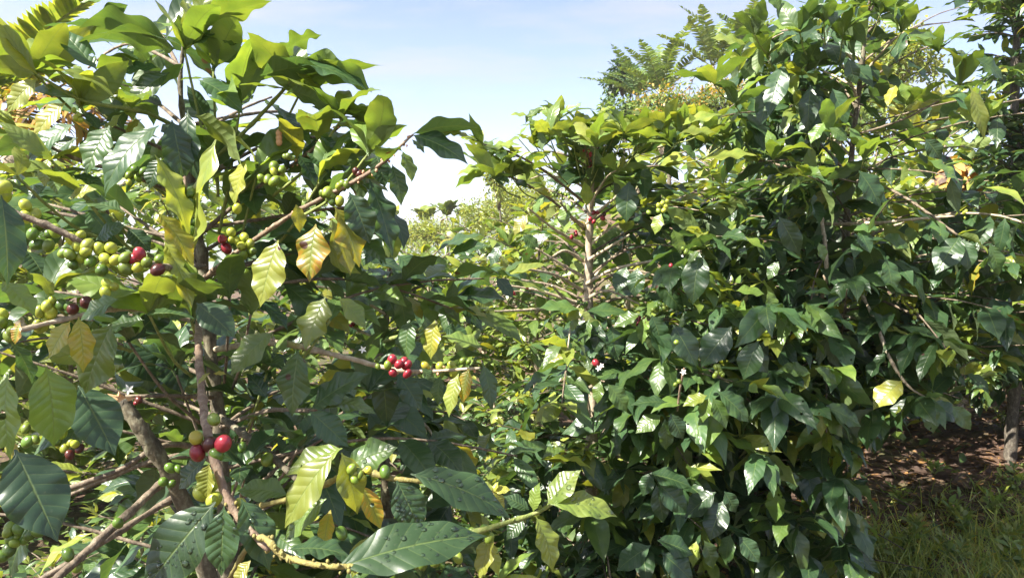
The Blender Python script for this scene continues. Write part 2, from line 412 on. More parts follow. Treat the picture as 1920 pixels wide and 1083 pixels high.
# ------------------------------------------------------------------ coffee plants
class Plant:
    def __init__(s, name, label, origin, group=None, cat='coffee bush'):
        s.o = np.asarray(origin, float); s.root = thing(name, label, cat, s.o, group); s.L = Leaves(); s.hero = []; s.mat = M_LEAF
    def branch(s, pts, radii, mat=None, knots=None, name='branch', sides=7):
        L = np.linalg.norm(np.diff(np.asarray(pts), axis=0), axis=1).sum()
        o, path = tube(name, pts, radii, mat or M_TWIG, s.root, s.o, sides=sides, knots=int(L / .055) if knots is None else knots)
        return o, path
    def finish(s, top=100, near=(22, 9), far=(11, 5), drops={}):
        A = np.array(list(s.L)); A = A[~blocks(A)]
        if s.hero: A = np.vstack([np.array(s.hero), A])
        nh = len(s.hero)
        mid = (A[:, 0:3] + A[:, 3:6]) / 2; x, y, d = proj(mid)
        sc = np.linalg.norm(A[:, 3:6] - A[:, 0:3], axis=1) * A[:, 9] / np.maximum(d, .2) ** 2.6
        sc[(x < -30) | (x > 1950) | (y < -30) | (y > 1110) | (d < .1)] = 0
        sc[:nh] *= 60
        order = np.argsort(-sc); k = min(top, int((sc > 0).sum()))
        for r in order[:k]:
            o = add('leaf', leaf_mesh('leaf', A[r:r + 1], s.mat, s.o, *near), s.root)
            if r in drops: add_drops(o, A[r:r + 1], drops[r], s.o)
        rest = order[k:]
        if len(rest):
            f = add('foliage', leaf_mesh('foliage', A[rest], s.mat, s.o, *far), s.root); f['kind'] = 'stuff'
        return s
def add_drops(leaf, A, n, origin):
    pts, u, v, L = leaf_grid(A, 30, 15)
    p = pts[0]; W = A[0, 9]
    Vs, Fs, k = [], [], 0
    seg = 10
    for _ in range(n):
        a, b = random.randint(4, 25), random.randint(2, 12)
        c = p[a, b] + (p[a + 1, b] - p[a, b]) * random.random() + (p[a, b + 1] - p[a, b]) * random.random()
        t1 = unit(p[a + 1, b] - p[a, b]); nn = unit(np.cross(t1, unit(p[a, b + 1] - p[a, b])))
        if nn @ A[0, 6:9] < 0: nn = -nn
        t2 = np.cross(nn, t1)
        r = .0009 + .0026 * random.random() ** 2.6; hr = r * random.uniform(.55, .8); e = random.uniform(.85, 1.25)
        rows = []
        for i in range(6):
            t = math.pi / 2 * i / 5
            for j in range(seg):
                an = 2 * math.pi * j / seg
                rows.append(c + nn * (hr * math.sin(t) - .0001) + r * math.cos(t) * (math.cos(an) * t1 * e + math.sin(an) * t2))
        Vs.append(np.array(rows))
        f = []
        for i in range(5):
            for j in range(seg):
                x, y = i * seg + j, i * seg + (j + 1) % seg
                f.append((x, y, y + seg, x + seg))
        Fs.append(np.array(f) + k); k += 6 * seg
    o = add('water_drops', mesh_np('water_drops', np.vstack(Vs) - origin, np.vstack(Fs), M_DROP), leaf); o['kind'] = 'stuff'

def leaves_along(L, path, start=.25, step=.055, size=.15, seed=0, reject=None, tipr=.42, r0=(.06, .24), droop=(.45, 1.0), hang=.35, yellow=.04, tips=True, keep=1.0, sag=0.):
    seg = np.linalg.norm(np.diff(path, axis=0), axis=1); s = np.concatenate([[0], np.cumsum(seg)]); T = s[-1]
    m = max(1, int(T * (1 - start) / step)); flip = random.random() < .5
    for k in range(m + 1):
        f = start + (1 - start) * k / max(m, 1)
        p = np.array([np.interp(f * T, s, path[:, c]) for c in range(3)])
        q = np.array([np.interp(min(f * T + .01, T), s, path[:, c]) for c in range(3)]); q0 = np.array([np.interp(max(f * T - .02, 0), s, path[:, c]) for c in range(3)])
        t = unit(q - q0)
        sd = unit(np.cross(t, UP) + 1e-6); w = np.cross(sd, t)
        last = k == m
        for sg in (-1, 1):
            if random.random() > keep and not last: continue
            a = random.gauss(0, .45) + (.9 if (k % 2) == flip and abs(t[2]) > .75 else 0)
            out = math.cos(a) * sd * sg + math.sin(a) * w
            fw = (.9 if last else .45) + random.gauss(0, .18)
            d = unit(out * (.55 if last else .8) + t * fw + UP * (-hang - sag + random.gauss(0, .28) + (.35 if last else 0)))
            z = size * random.uniform(.62, 1.18) * (.8 if f > .93 else 1)
            nrm = UP + R.normal(0, .38, 3) + .25 * out
            tip = p + d * z
            if reject and (reject(tip) or reject((tip + p) / 2)): continue
            x = random.random()
            r = random.uniform(*r0)
            if last: r = tipr + random.uniform(-.14, .12)
            elif x < yellow: r = random.uniform(.55, .74)
            elif x < yellow + .12: r = random.uniform(.3, .5)
            L.leaf(p + d * .004, tip, nrm, z * random.uniform(.31, .43), droop=random.uniform(*droop), fold=random.uniform(.1, .45),
                   wave=random.uniform(.10, .30), twist=random.gauss(0, .25), roll=random.uniform(-.1, .35), r=r, b=random.random() ** 4)
        if last and tips:
            for _ in range(2):
                d = unit(t + R.normal(0, .3, 3) + UP * .25); z = size * random.uniform(.35, .75); tip = p + d * z
                if reject and reject(tip): continue
                L.leaf(p, tip, UP + R.normal(0, .4, 3), z * .36, droop=random.uniform(.1, .6), fold=.4, wave=.12, r=tipr + random.uniform(0, .16))

def grow(pl, H, Rad, nb, size, seed, reject=None, z0=.18, lean=(0, 0), berries=.5, mat_trunk=None, prof=None, az=(0, 6.283), keep=1.0, trunk_r=.022, step=.055, hang=.35, sag=0., r0=(.06, .24), branch_limit=90):
    random.seed(seed)
    o = pl.o; top = o + V3(lean[0], lean[1], H)
    tp = [o - V3(0, 0, .08), o + V3(.02, .01, H * .35) + .3 * V3(lean[0], lean[1], 0), o + V3(-.01, .02, H * .7) + .68 * V3(lean[0], lean[1], 0), top]
    _, tpath = pl.branch(tp, [trunk_r, trunk_r * .8, trunk_r * .5, trunk_r * .2], mat_trunk or M_TRUNK, name='trunk', sides=9, knots=int(H / .12))
    a = random.uniform(0, 6)
    prof = prof or (lambda f: .5 + .5 * math.sin(math.pi * min(1, (1 - f) * .62 + .12)) if f < .6 else 1.12 * (1 - f) ** .62 + .08)
    extra = []
    for k in range(nb):
        f = z0 + (1 - z0) * (k + random.random() * .6) / nb
        a = a + 2.4 + random.gauss(0, .2)
        aa = az[0] + (a % 6.283) / 6.283 * (az[1] - az[0])
        b0 = tpath[min(len(tpath) - 1, int(f * (len(tpath) - 1)))]
        Lb = Rad * prof(f) * random.uniform(.8, 1.15)
        d = V3(math.cos(aa), math.sin(aa), 0); el = .15 + .75 * f ** 1.5 + random.gauss(0, .1)
        ps = [b0]; dirv = unit(d + UP * el)
        for _ in range(5):
            ps.append(ps[-1] + dirv * Lb / 5)
            dirv = unit(dirv + UP * -(.16 + .12 * (1 - f) + sag * .2) + R.normal(0, .07, 3))
        if reject and reject(ps[-1]) and reject(ps[3]): continue
        if reject and (reject(ps[-1]) or reject(ps[-2])): ps = ps[:4]
        if k < branch_limit or True:
            br, path = pl.branch(ps, [.0055, .004, .0022], M_PALE if random.random() < .25 else M_TWIG, sides=5)
        leaves_along(pl.L, path, start=.22 if Lb > .3 else .05, size=size, reject=reject, keep=keep, step=step, hang=hang, sag=sag, r0=r0)
        # twiglets
        for m in (2, 3):
            if Lb > .45 and random.random() < .7 and m < len(ps):
                sd = unit(np.cross(dirv, UP)) * random.choice((-1, 1))
                e = ps[m] + (unit(ps[m] - ps[m - 1]) * .6 + sd * .7 + UP * random.uniform(-.4, .1)) * Lb * random.uniform(.3, .5)
                if reject and reject(e): continue
                mp = smooth_path([ps[m], (ps[m] + e) / 2 + V3(0, 0, .02), e], 12)
                extra.append((mp, [.003, .0018]))
                leaves_along(pl.L, mp, start=.25, size=size * .95, reject=reject, keep=keep, step=step, hang=hang, sag=sag, r0=r0)
        if random.random() < berries:
            sp = []
            for _ in range(random.randint(1, 3)):
                c = path[int(random.uniform(.25, .8) * (len(path) - 1))]
                sp += [(c + R.normal(0, .011, 3), random.uniform(.005, .0078)) for _ in range(random.randint(4, 8))]
            me = cherries_mesh('cherry_cluster', sp, FRUIT[random.choice('kkgggyR' if f > .4 else 'kkkg')], pl.o)
            add('cherry_cluster', me, br)
    for mp, rd in extra: pl.branch(mp[::3], rd, M_TWIG, name='twig', sides=5, knots=0)
    leaves_along(pl.L, tpath[int(len(tpath) * .86):], start=0, step=.045, size=size, reject=reject, hang=-.1, tipr=.45, r0=(.2, .45))
    return tpath

# ---- hero leaves: base px, tip px, width px, depth, roll (0 faces the camera, 60 faces up, 110 shows the underside), hue
def hero(pl, bx, by, tx, ty, w, d, roll, r, droop=.5, dt=None, spot=0., wave=.11, fold=.22, twist=0., curl=.12, n=0):
    if roll > 95: roll += 14
    elif roll >= 80: roll = 70
    wave *= 1.3
    if roll > 95: r *= .75
    if abs(roll) < 26 and r >= .2 and abs(ty - by) > abs(tx - bx) * .7: roll += 26
    b = P(bx, by, d); Lp = math.hypot(tx - bx, ty - by) * d / FPX
    t = P(tx, ty, d + (random.uniform(-.18, .18) * Lp if dt is None else dt))
    ax = unit(t - b); n0 = unit((CAM - b) - ax * ((CAM - b) @ ax)); n1 = np.cross(ax, n0)
    if n1[2] < -.02 or (abs(n1[2]) <= .02 and n1[0] > 0): n1 = -n1
    a = math.radians(roll); nr = math.cos(a) * n0 + math.sin(a) * n1
    L3 = np.linalg.norm(t - b); W = w * d / FPX / max(.5, abs(math.cos(a)))
    W = min(max(W, .27 * L3), .62 * L3)
    tmp = Leaves(); tmp.leaf(b, t, nr, W, droop=droop, fold=fold, wave=wave, twist=twist, roll=curl, r=r, b=spot)
    pl.hero.append(tmp[0]); return len(pl.hero) - 1
D, S, G, B_, Y, YY, O, OR = .05, .10, .24, .40, .56, .66, .80, .90

# ================================================================== LEFT FOREGROUND BUSH
random.seed(3)
o1 = V3(P(415, 700, 1.35)[0], P(415, 700, 1.35)[1], 0)
o1[2] = gh(o1[0], o1[1])
LB = Plant('coffee_bush', 'large near coffee bush heavy with lime and red cherries, wet leaves at its foot', o1, 'coffee bushes in the foreground')
def pp(*a, d=None):
    return [P(x[0], x[1], x[2] if len(x) > 2 else d) for x in a]
trunk_pts = [o1 - V3(0, 0, .1)] + pp((428, 1500), (425, 1083), (412, 820), (396, 660), (383, 520), (366, 390), (350, 270), (338, 160), (344, 85), d=1.35)
LB.branch(trunk_pts, [.015, .015, .0135, .012, .0105, .009, .007, .005, .0042, .003], M_TRUNK, name='trunk', sides=10, knots=16)
# px paths (x, y, depth), radii, material, cherries, leaf fill
RED, = ('R',)
specs = {
 'right_rise': ([(384, 520, 1.33), (470, 455, 1.22), (560, 395, 1.15), (690, 325, 1.1), (775, 252, 1.08)], [.006, .005, .004, .002], M_PINK, 1),
 'cherry_left': ([(384, 500, 1.3), (300, 500, 1.0), (190, 468, .95), (70, 415, .92), (-60, 370, .9)], [.006, .0055, .005, .005], M_TWIG, 0),
 'up_right': ([(362, 330, 1.35), (450, 255, 1.3), (530, 170, 1.25), (570, 112, 1.2)], [.005, .004, .0022], M_STEM, 1),
 'up_left': ([(350, 250, 1.35), (270, 210, 1.25), (160, 190, 1.2), (70, 140, 1.15)], [.005, .004, .0025], M_STEM, 1),
 'upper_left': ([(366, 380, 1.35), (250, 330, 1.2), (150, 300, 1.15), (40, 250, 1.1)], [.005, .004, .003], M_TWIG, 1),
 'second_rise': ([(375, 440, 1.35), (470, 360, 1.35), (560, 300, 1.3), (640, 235, 1.25)], [.005, .004, .0025], M_TWIG, 1),
 'red_right': ([(400, 655, 1.35), (515, 643, 1.27), (640, 668, 1.22), (760, 695, 1.2), (900, 690, 1.15)], [.0075, .0068, .0045, .0025], M_PALE, 0),
 'stem_front': ([(386, 545, 1.33), (374, 600, 1.12), (372, 650, 1.0), (380, 750, .9), (396, 840, .82), (438, 955, .8), (505, 1030, .78)], [.005, .006, .0062, .0062, .0058, .0048], M_PINK, 0),
 'lichen_fork': ([(410, 780, 1.34), (480, 830, 1.2), (560, 900, 1.1)], [.0085, .0075, .006], M_TRUNK, 0),
 'low_cross': ([(395, 600, 1.33), (300, 552, 1.2), (230, 556, 1.1)], [.005, .004, .003], M_TWIG, 0),
 'dark_cherry': ([(390, 610, 1.33), (260, 580, 1.1), (160, 590, 1.0), (30, 620, .95)], [.005, .0045, .004], M_PALE, 0),
 'low_back': ([(405, 850, 1.35), (300, 860, 1.3), (180, 905, 1.3), (60, 960, 1.3)], [.0065, .0055, .004], M_TWIG, 0),
 'low_front': ([(330, 880, 1.2), (210, 990, 1.05), (100, 1090, .95)], [.0075, .007, .006], M_TWIG, 0),
 'low_front_b': ([(345, 920, 1.22), (200, 1010, 1.1), (70, 1090, 1.05)], [.0062, .006, .005], M_TWIG, 0),
 'mid_cross': ([(400, 745, 1.3), (330, 742, 1.25), (235, 742, 1.22)], [.005, .0042, .003], M_TWIG, 0),
 'mid_right': ([(415, 800, 1.34), (500, 770, 1.2), (585, 768, 1.05), (600, 752, 1.0)], [.005, .004, .003], M_TWIG, 0),
 'curl_left': ([(408, 870, 1.34), (350, 835, 1.3), (290, 840, 1.25), (225, 880, 1.22), (115, 920, 1.2)], [.0065, .006, .005], M_TWIG, 0),
 'bud_stem': ([(430, 960, 1.3), (560, 930, 1.0), (660, 885, .85), (740, 897, .82), (830, 905, .82)], [.005, .0045, .004, .0025], M_YSTEM, 0),
 'low_yellow': ([(430, 1083, 1.2), (480, 1010, .8), (540, 1045, .74), (640, 1062, .72), (720, 1050, .75)], [.0042, .0042, .0036, .0034], M_YSTEM, 0),
 'shoot_right': ([(720, 1055, .76), (850, 1010, .86), (930, 985, .88), (1003, 962, .9), (1034, 944, .9)], [.0045, .0042, .0035, .003], M_STEM, 0),
}
BR, PATHS = {}, {}
for k, (pts, rad, mat, fill) in specs.items():
    rad = [x * .78 for x in rad]
    o, path = LB.branch(pp(*pts), rad, mat, sides=9)
    BR[k], PATHS[k] = o, path
    if fill:
        leaves_along(LB.L, path, start=.2, size=.155, reject=gap, hang=.3, r0=(.14, .42), yellow=.06, keep=.8)
# broken stub with a torn pale end
st, spath = LB.branch(pp((405, 1120, 1.25), (345, 945, 1.2), (302, 862, 1.17), (262, 800, 1.15), (230, 752, 1.15)), [.013, .0125, .012, .0112, .0105], M_TRUNK, sides=9)
st['label'] = 'thick broken stub with a torn pale end'
sv = Leaves(); e = spath[-1]
for _ in range(14):
    d = unit(unit(spath[-1] - spath[-4]) + R.normal(0, .45, 3)); a = e + R.normal(0, .0045, 3) - d * .012
    sv.leaf(a, a + d * random.uniform(.02, .042), R.normal(0, 1, 3), .008, droop=.1, fold=.3, wave=.05)
add('torn_end', leaf_mesh('torn_end', sv, M_BREAK, o1, 5, 3), st)
# side shoots from the trunk stub and bare twigs deep in the bush
BG = Leaves()
# --- cherries by branch (px, py, colour, radius mm)
def put(key, rows, d, r=.0079, jit=.006):
    for row in rows:
        x, y, c = row[:3]; rr = (row[3] if len(row) > 3 else 1) * r * random.uniform(.82, 1.02)
        cherry(P(x, y, d - .008 + random.uniform(-jit, jit)), c, rr, BR[key], o1)
def z5(l): return [(x * .369, 350 + y * .369, *c) for x, y, *c in l]
def z1(l): return [(x * .369, y * .369, *c) for x, y, *c in l]
def z2(l): return [(480 + x * .369, y * .369, *c) for x, y, *c in l]
def z6(l): return [(480 + x * .369, 350 + y * .369, *c) for x, y, *c in l]
def z9(l): return [(x * .369, 683 + y * .369, *c) for x, y, *c in l]
def z10(l): return [(480 + x * .369, 683 + y * .369, *c) for x, y, *c in l]
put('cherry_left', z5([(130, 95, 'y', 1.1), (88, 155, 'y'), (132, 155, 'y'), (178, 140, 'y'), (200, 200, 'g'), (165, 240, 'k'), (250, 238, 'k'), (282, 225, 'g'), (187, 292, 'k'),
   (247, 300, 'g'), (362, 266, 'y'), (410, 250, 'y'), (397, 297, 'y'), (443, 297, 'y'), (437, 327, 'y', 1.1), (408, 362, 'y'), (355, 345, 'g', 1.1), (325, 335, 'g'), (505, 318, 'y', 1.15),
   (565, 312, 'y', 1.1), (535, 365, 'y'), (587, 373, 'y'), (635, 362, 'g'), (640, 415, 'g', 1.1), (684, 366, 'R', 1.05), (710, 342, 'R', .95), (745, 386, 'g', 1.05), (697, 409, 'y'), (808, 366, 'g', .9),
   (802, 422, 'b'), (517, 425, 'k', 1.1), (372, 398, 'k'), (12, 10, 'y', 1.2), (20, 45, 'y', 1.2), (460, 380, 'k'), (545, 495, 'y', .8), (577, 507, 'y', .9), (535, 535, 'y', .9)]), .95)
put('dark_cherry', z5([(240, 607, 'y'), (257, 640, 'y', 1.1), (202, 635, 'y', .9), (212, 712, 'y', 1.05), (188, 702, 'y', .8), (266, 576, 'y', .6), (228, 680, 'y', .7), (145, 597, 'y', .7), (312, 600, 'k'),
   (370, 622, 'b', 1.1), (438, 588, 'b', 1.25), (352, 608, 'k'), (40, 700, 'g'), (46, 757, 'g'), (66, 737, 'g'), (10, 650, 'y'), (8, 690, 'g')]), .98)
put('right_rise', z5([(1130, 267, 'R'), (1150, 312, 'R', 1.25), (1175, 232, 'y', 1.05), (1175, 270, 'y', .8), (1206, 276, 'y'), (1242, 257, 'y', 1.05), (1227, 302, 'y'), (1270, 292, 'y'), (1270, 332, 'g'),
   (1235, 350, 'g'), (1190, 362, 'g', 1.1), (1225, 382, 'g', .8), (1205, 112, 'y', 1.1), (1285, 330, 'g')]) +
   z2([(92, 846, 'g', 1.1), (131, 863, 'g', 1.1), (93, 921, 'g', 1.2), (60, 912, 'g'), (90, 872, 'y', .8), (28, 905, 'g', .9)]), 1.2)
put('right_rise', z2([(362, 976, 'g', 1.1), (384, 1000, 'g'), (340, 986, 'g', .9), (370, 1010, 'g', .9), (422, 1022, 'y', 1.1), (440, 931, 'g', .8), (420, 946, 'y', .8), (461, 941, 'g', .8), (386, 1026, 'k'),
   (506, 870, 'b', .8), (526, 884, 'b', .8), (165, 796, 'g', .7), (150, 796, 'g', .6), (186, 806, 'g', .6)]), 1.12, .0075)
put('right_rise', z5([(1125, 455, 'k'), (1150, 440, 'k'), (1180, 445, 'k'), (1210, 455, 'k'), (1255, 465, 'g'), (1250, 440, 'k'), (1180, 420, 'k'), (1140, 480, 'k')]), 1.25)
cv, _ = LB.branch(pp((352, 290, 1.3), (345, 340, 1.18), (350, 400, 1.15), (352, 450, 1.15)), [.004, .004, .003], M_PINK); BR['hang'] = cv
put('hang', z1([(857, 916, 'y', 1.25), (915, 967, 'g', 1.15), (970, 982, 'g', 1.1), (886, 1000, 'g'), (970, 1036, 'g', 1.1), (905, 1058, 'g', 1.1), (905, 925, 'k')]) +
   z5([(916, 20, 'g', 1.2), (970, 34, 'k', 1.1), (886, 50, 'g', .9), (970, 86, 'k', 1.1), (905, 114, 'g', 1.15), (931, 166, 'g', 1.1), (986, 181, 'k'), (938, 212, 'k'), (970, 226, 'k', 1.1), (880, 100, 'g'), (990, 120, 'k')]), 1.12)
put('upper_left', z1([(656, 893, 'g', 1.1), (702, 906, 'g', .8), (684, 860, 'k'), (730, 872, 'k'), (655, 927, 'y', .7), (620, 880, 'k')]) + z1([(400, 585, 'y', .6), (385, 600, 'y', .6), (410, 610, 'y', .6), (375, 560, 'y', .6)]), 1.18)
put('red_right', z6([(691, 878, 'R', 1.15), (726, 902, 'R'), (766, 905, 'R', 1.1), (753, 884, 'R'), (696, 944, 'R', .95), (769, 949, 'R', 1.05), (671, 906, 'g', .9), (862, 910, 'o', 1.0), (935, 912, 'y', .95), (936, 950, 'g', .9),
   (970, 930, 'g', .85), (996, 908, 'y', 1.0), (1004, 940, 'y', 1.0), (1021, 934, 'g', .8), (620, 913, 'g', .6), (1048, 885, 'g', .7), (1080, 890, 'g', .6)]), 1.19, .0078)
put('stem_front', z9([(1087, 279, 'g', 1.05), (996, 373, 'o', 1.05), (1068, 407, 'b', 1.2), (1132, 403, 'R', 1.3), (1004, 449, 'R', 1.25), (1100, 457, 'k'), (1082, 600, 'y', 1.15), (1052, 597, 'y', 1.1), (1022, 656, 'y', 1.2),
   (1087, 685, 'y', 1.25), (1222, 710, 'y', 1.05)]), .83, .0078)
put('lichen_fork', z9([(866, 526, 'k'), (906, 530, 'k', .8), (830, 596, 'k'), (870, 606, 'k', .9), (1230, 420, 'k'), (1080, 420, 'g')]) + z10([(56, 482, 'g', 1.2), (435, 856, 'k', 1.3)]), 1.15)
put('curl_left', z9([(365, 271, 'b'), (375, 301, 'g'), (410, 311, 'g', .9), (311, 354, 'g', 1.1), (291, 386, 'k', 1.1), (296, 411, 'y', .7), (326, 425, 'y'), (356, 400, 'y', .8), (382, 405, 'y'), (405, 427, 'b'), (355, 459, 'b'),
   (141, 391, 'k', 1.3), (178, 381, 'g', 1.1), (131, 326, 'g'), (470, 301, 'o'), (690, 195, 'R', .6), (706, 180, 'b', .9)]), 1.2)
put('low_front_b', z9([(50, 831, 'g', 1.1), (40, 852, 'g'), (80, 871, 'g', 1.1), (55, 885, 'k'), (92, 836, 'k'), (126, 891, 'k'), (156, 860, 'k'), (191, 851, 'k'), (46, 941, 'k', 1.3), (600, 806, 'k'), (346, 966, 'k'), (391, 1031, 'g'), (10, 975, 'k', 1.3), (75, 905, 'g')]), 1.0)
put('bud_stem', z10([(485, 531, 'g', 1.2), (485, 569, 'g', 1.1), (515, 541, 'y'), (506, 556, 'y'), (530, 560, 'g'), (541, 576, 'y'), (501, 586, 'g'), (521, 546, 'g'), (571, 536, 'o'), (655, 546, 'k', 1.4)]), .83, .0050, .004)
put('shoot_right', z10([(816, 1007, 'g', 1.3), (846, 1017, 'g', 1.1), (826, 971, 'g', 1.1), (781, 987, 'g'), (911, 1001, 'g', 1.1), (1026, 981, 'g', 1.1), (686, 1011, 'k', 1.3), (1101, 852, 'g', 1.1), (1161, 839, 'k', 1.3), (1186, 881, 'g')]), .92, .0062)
# little yellow buds on the low stems
for k, n, mat in (('low_yellow', 34, M_YSTEM), ('stem_front', 10, M_YSTEM), ('shoot_right', 8, M_STEM), ('right_rise', 26, M_PINKFL), ('second_rise', 26, M_PINKFL), ('red_right', 16, M_PINKFL)):
    sp = []
    for _ in range(n):
        c = PATHS[k][random.randint(int(len(PATHS[k]) * (.2 if k != 'stem_front' else .75)), len(PATHS[k]) - 1)]
        sp.append((c + unit(R.normal(0, 1, 3)) * .006, random.uniform(.0011, .0025)))
    add('buds', cherries_mesh('buds', sp, mat, o1), BR[k])['kind'] = 'stuff'
star_flower(P(241, 730, 1.15), .009, BR['mid_cross'], o1)
star_flower(P(680, 655, 1.22), .007, BR['red_right'], o1)
add('faded_bloom', cherries_mesh('faded_bloom', [(P(523, 250, 1.25) + V3(0, 0, z), .006) for z in (0, -.008, -.015)], M_PINKFL, o1), BR['up_right'])

H = lambda *a, **k: hero(LB, *a, **k)
T = 1.25
# top shoot
H(332, 95, 140, 60, 66, T, 112, .34, .9); H(240, 10, 188, 32, 34, T, 120, .3); H(215, -4, 150, 6, 26, T, 80, .35)
H(362, 50, 512, 2, 46, T, 105, .52, .3); H(372, 40, 402, -40, 40, T, 30, .45); H(345, 95, 333, 26, 30, T, 20, .33)
H(182, 132, 106, 50, 42, 1.2, 25, .16, .3); H(146, 122, 24, 152, 40, 1.2, 100, .5, .9); H(78, 136, 216, 186, 32, 1.18, 75, .46, 1.0)
H(262, 112, 178, 130, 34, T, 105, .5); H(298, 128, 216, 144, 32, T, 70, .1, .8); H(70, 148, 14, 212, 34, 1.15, 40, .58)
H(60, 104, -20, 122, 28, 1.2, 70, .5); H(318, 136, 242, 205, 36, T, 40, .22, .9); H(235, 192, 250, 226, 30, T, 30, .45)
H(322, 225, 346, 342, 58, 1.18, 8, .06, .4); H(352, 206, 372, 342, 40, 1.2, -42, .05, .6); H(372, 150, 456, 216, 40, 1.2, 45, .12, .9)
H(366, 216, 452, 312, 46, 1.2, 100, .6, .8); H(405, 262, 365, 524, 66, 1.1, 25, .52, .5, twist=.9, wave=.25, spot=.2); H(298, 236, 197, 370, 46, 1.1, 48, .12, 1.0)
H(206, 236, 163, 327, 48, 1.12, 15, .2, .5); H(140, 232, 54, 312, 30, 1.12, 55, .16, .8); H(146, 258, 86, 310, 42, 1.15, 60, .06, .7)
H(124, 192, 66, 266, 30, 1.15, 50, .72, .8); H(160, 210, 186, 244, 32, 1.2, 40, .1); H(228, 214, 194, 264, 30, 1.2, 95, .5)
H(138, 188, 156, 206, 26, 1.2, 80, .62); H(265, 224, 235, 252, 32, 1.25, 60, .8); H(92, 296, 84, 352, 26, 1.1, 20, .5); H(105, 310, 108, 366, 32, 1.1, 20, .3)
H(135, 328, 198, 352, 40, 1.15, 60, .08); H(-5, 338, 54, 366, 40, 1.0, 70, .22); H(86, 350, 50, 374, 32, 1.05, 50, .14); H(128, 372, 182, 355, 24, 1.05, 60, .6)
H(230, 395, 155, 380, 32, 1.05, 60, .2); H(290, 290, 355, 452, 40, 1.08, 40, .52, .6, wave=.25); H(308, 452, 360, 578, 48, 1.05, 30, .56, .5, wave=.28); H(295, 398, 362, 502, 40, 1.06, 55, .72)
H(302, 296, 280, 356, 34, 1.12, 40, .05); H(462, 300, 440, 386, 30, 1.2, 60, .58); H(360, 85, 412, 56, 34, T, 60, .2); H(415, 76, 449, 92, 24, T, 70, .25); H(395, 106, 492, 132, 34, 1.3, 110, .2, .8)
H(432, 88, 478, 118, 30, T, 105, .3); H(345, 120, 300, 165, 34, 1.3, 110, .3); H(255, 140, 220, 100, 26, T, 100, .35)
H(305, 200, 250, 178, 34, 1.3, 60, .1); H(390, 230, 350, 160, 30, 1.35, 30, .1)
# right shoulder against the sky
T = 1.2
H(520, 110, 606, 66, 40, T, 105, .42, .9, wave=.25); H(488, 142, 604, 128, 46, T, 112, .2, .5); H(560, 112, 698, 174, 50, T, 118, .4, .8, wave=.22); H(552, 118, 690, 172, 40, 1.19, 80, .15, .7)
H(555, 136, 602, 180, 40, T, 95, .5); H(538, 170, 622, 204, 32, T, 110, .14); H(630, 213, 734, 238, 34, T, 100, .46, .9); H(632, 208, 720, 214, 22, T, 95, .4); H(628, 230, 680, 252, 32, T, 80, .5)
H(640, 290, 695, 234, 38, T, 60, .2); H(660, 286, 736, 262, 38, T, 75, .42, 1.0); H(650, 300, 712, 276, 30, T, 105, .3); H(775, 251, 898, 240, 34, 1.08, 112, .16, .6); H(772, 253, 878, 309, 40, 1.08, 55, .06, .6)
H(828, 248, 882, 258, 20, 1.1, 90, .55); H(772, 262, 796, 288, 16, 1.1, 60, .3); H(705, 290, 722, 352, 42, 1.1, 15, .14, .5); H(735, 308, 752, 386, 34, 1.08, 10, .2, .5); H(755, 284, 772, 342, 34, 1.1, 50, .4)
H(692, 336, 736, 482, 48, 1.12, 30, .08, .5, wave=.3); H(655, 360, 694, 458, 58, 1.05, 12, .12, .6, wave=.2); H(560, 290, 592, 352, 34, T, 50, .06); H(575, 286, 617, 326, 34, T, 60, .08); H(600, 254, 640, 292, 26, T, 60, .08)
H(540, 150, 610, 175, 34, 1.25, 110, .3); H(585, 200, 640, 225, 26, 1.22, 105, .35); H(520, 200, 560, 255, 30, 1.25, 60, .12); H(560, 225, 600, 250, 26, 1.25, 60, .1)
H(738, 318, 757, 372, 18, 1.1, 70, .25); H(500, 268, 545, 320, 28, 1.3, 60, .1)
# yellowing leaves in the middle
H(555, 383, 562, 436, 42, 1.08, 12, .66, .3); H(592, 420, 580, 530, 64, 1.05, 6, .82, .3, spot=.9, wave=.2, fold=.1); H(628, 388, 674, 502, 48, 1.05, 18, .76, .5, wave=.25); H(622, 412, 657, 518, 42, 1.08, 25, .58, .4)
H(522, 450, 488, 576, 60, 1.02, 8, .60, .3, spot=.5, fold=.1); H(610, 556, 572, 656, 68, 1.0, 12, .50, .3, dt=-.02, wave=.2, fold=.08, curl=.02); H(635, 558, 687, 617, 48, 1.0, 45, .42, .4); H(512, 622, 432, 704, 60, .98, 45, .38, .5)
H(560, 656, 548, 780, 74, .98, 14, .22, .3, spot=.5, fold=.15); H(582, 768, 692, 700, 48, .98, 50, .12, .5); H(605, 756, 706, 777, 34, .98, 62, .28, .7); H(580, 770, 654, 838, 52, .95, 20, .1, .3, n=6)
c1 = H(652, 872, 746, 838, 60, .88, 25, .26, .4, wave=.25); H(655, 866, 712, 890, 40, .9, 40, .22)
H(628, 846, 534, 990, 58, .82, 10, .52, .5, fold=.2, wave=.1); H(640, 848, 670, 964, 54, .82, 8, .53, .4, fold=.2, wave=.1); H(642, 840, 536, 892, 44, .88, 45, .46, .5)
H(540, 928, 443, 920, 50, .88, 45, .26, .7); H(612, 934, 534, 1012, 44, .85, 45, .34, .6); H(676, 908, 714, 992, 34, .86, 30, .82, .4, spot=.3, twist=.6)
dA = H(744, 900, 790, 1000, 86, .8, 14, .17, .3, wave=.06, fold=.1); dB = H(770, 888, 958, 972, 66, .82, 40, .14, .7, fold=.2); dC = H(622, 1068, 914, 1004, 92, .72, 30, .13, .6, fold=.2, wave=.12, dt=.06)
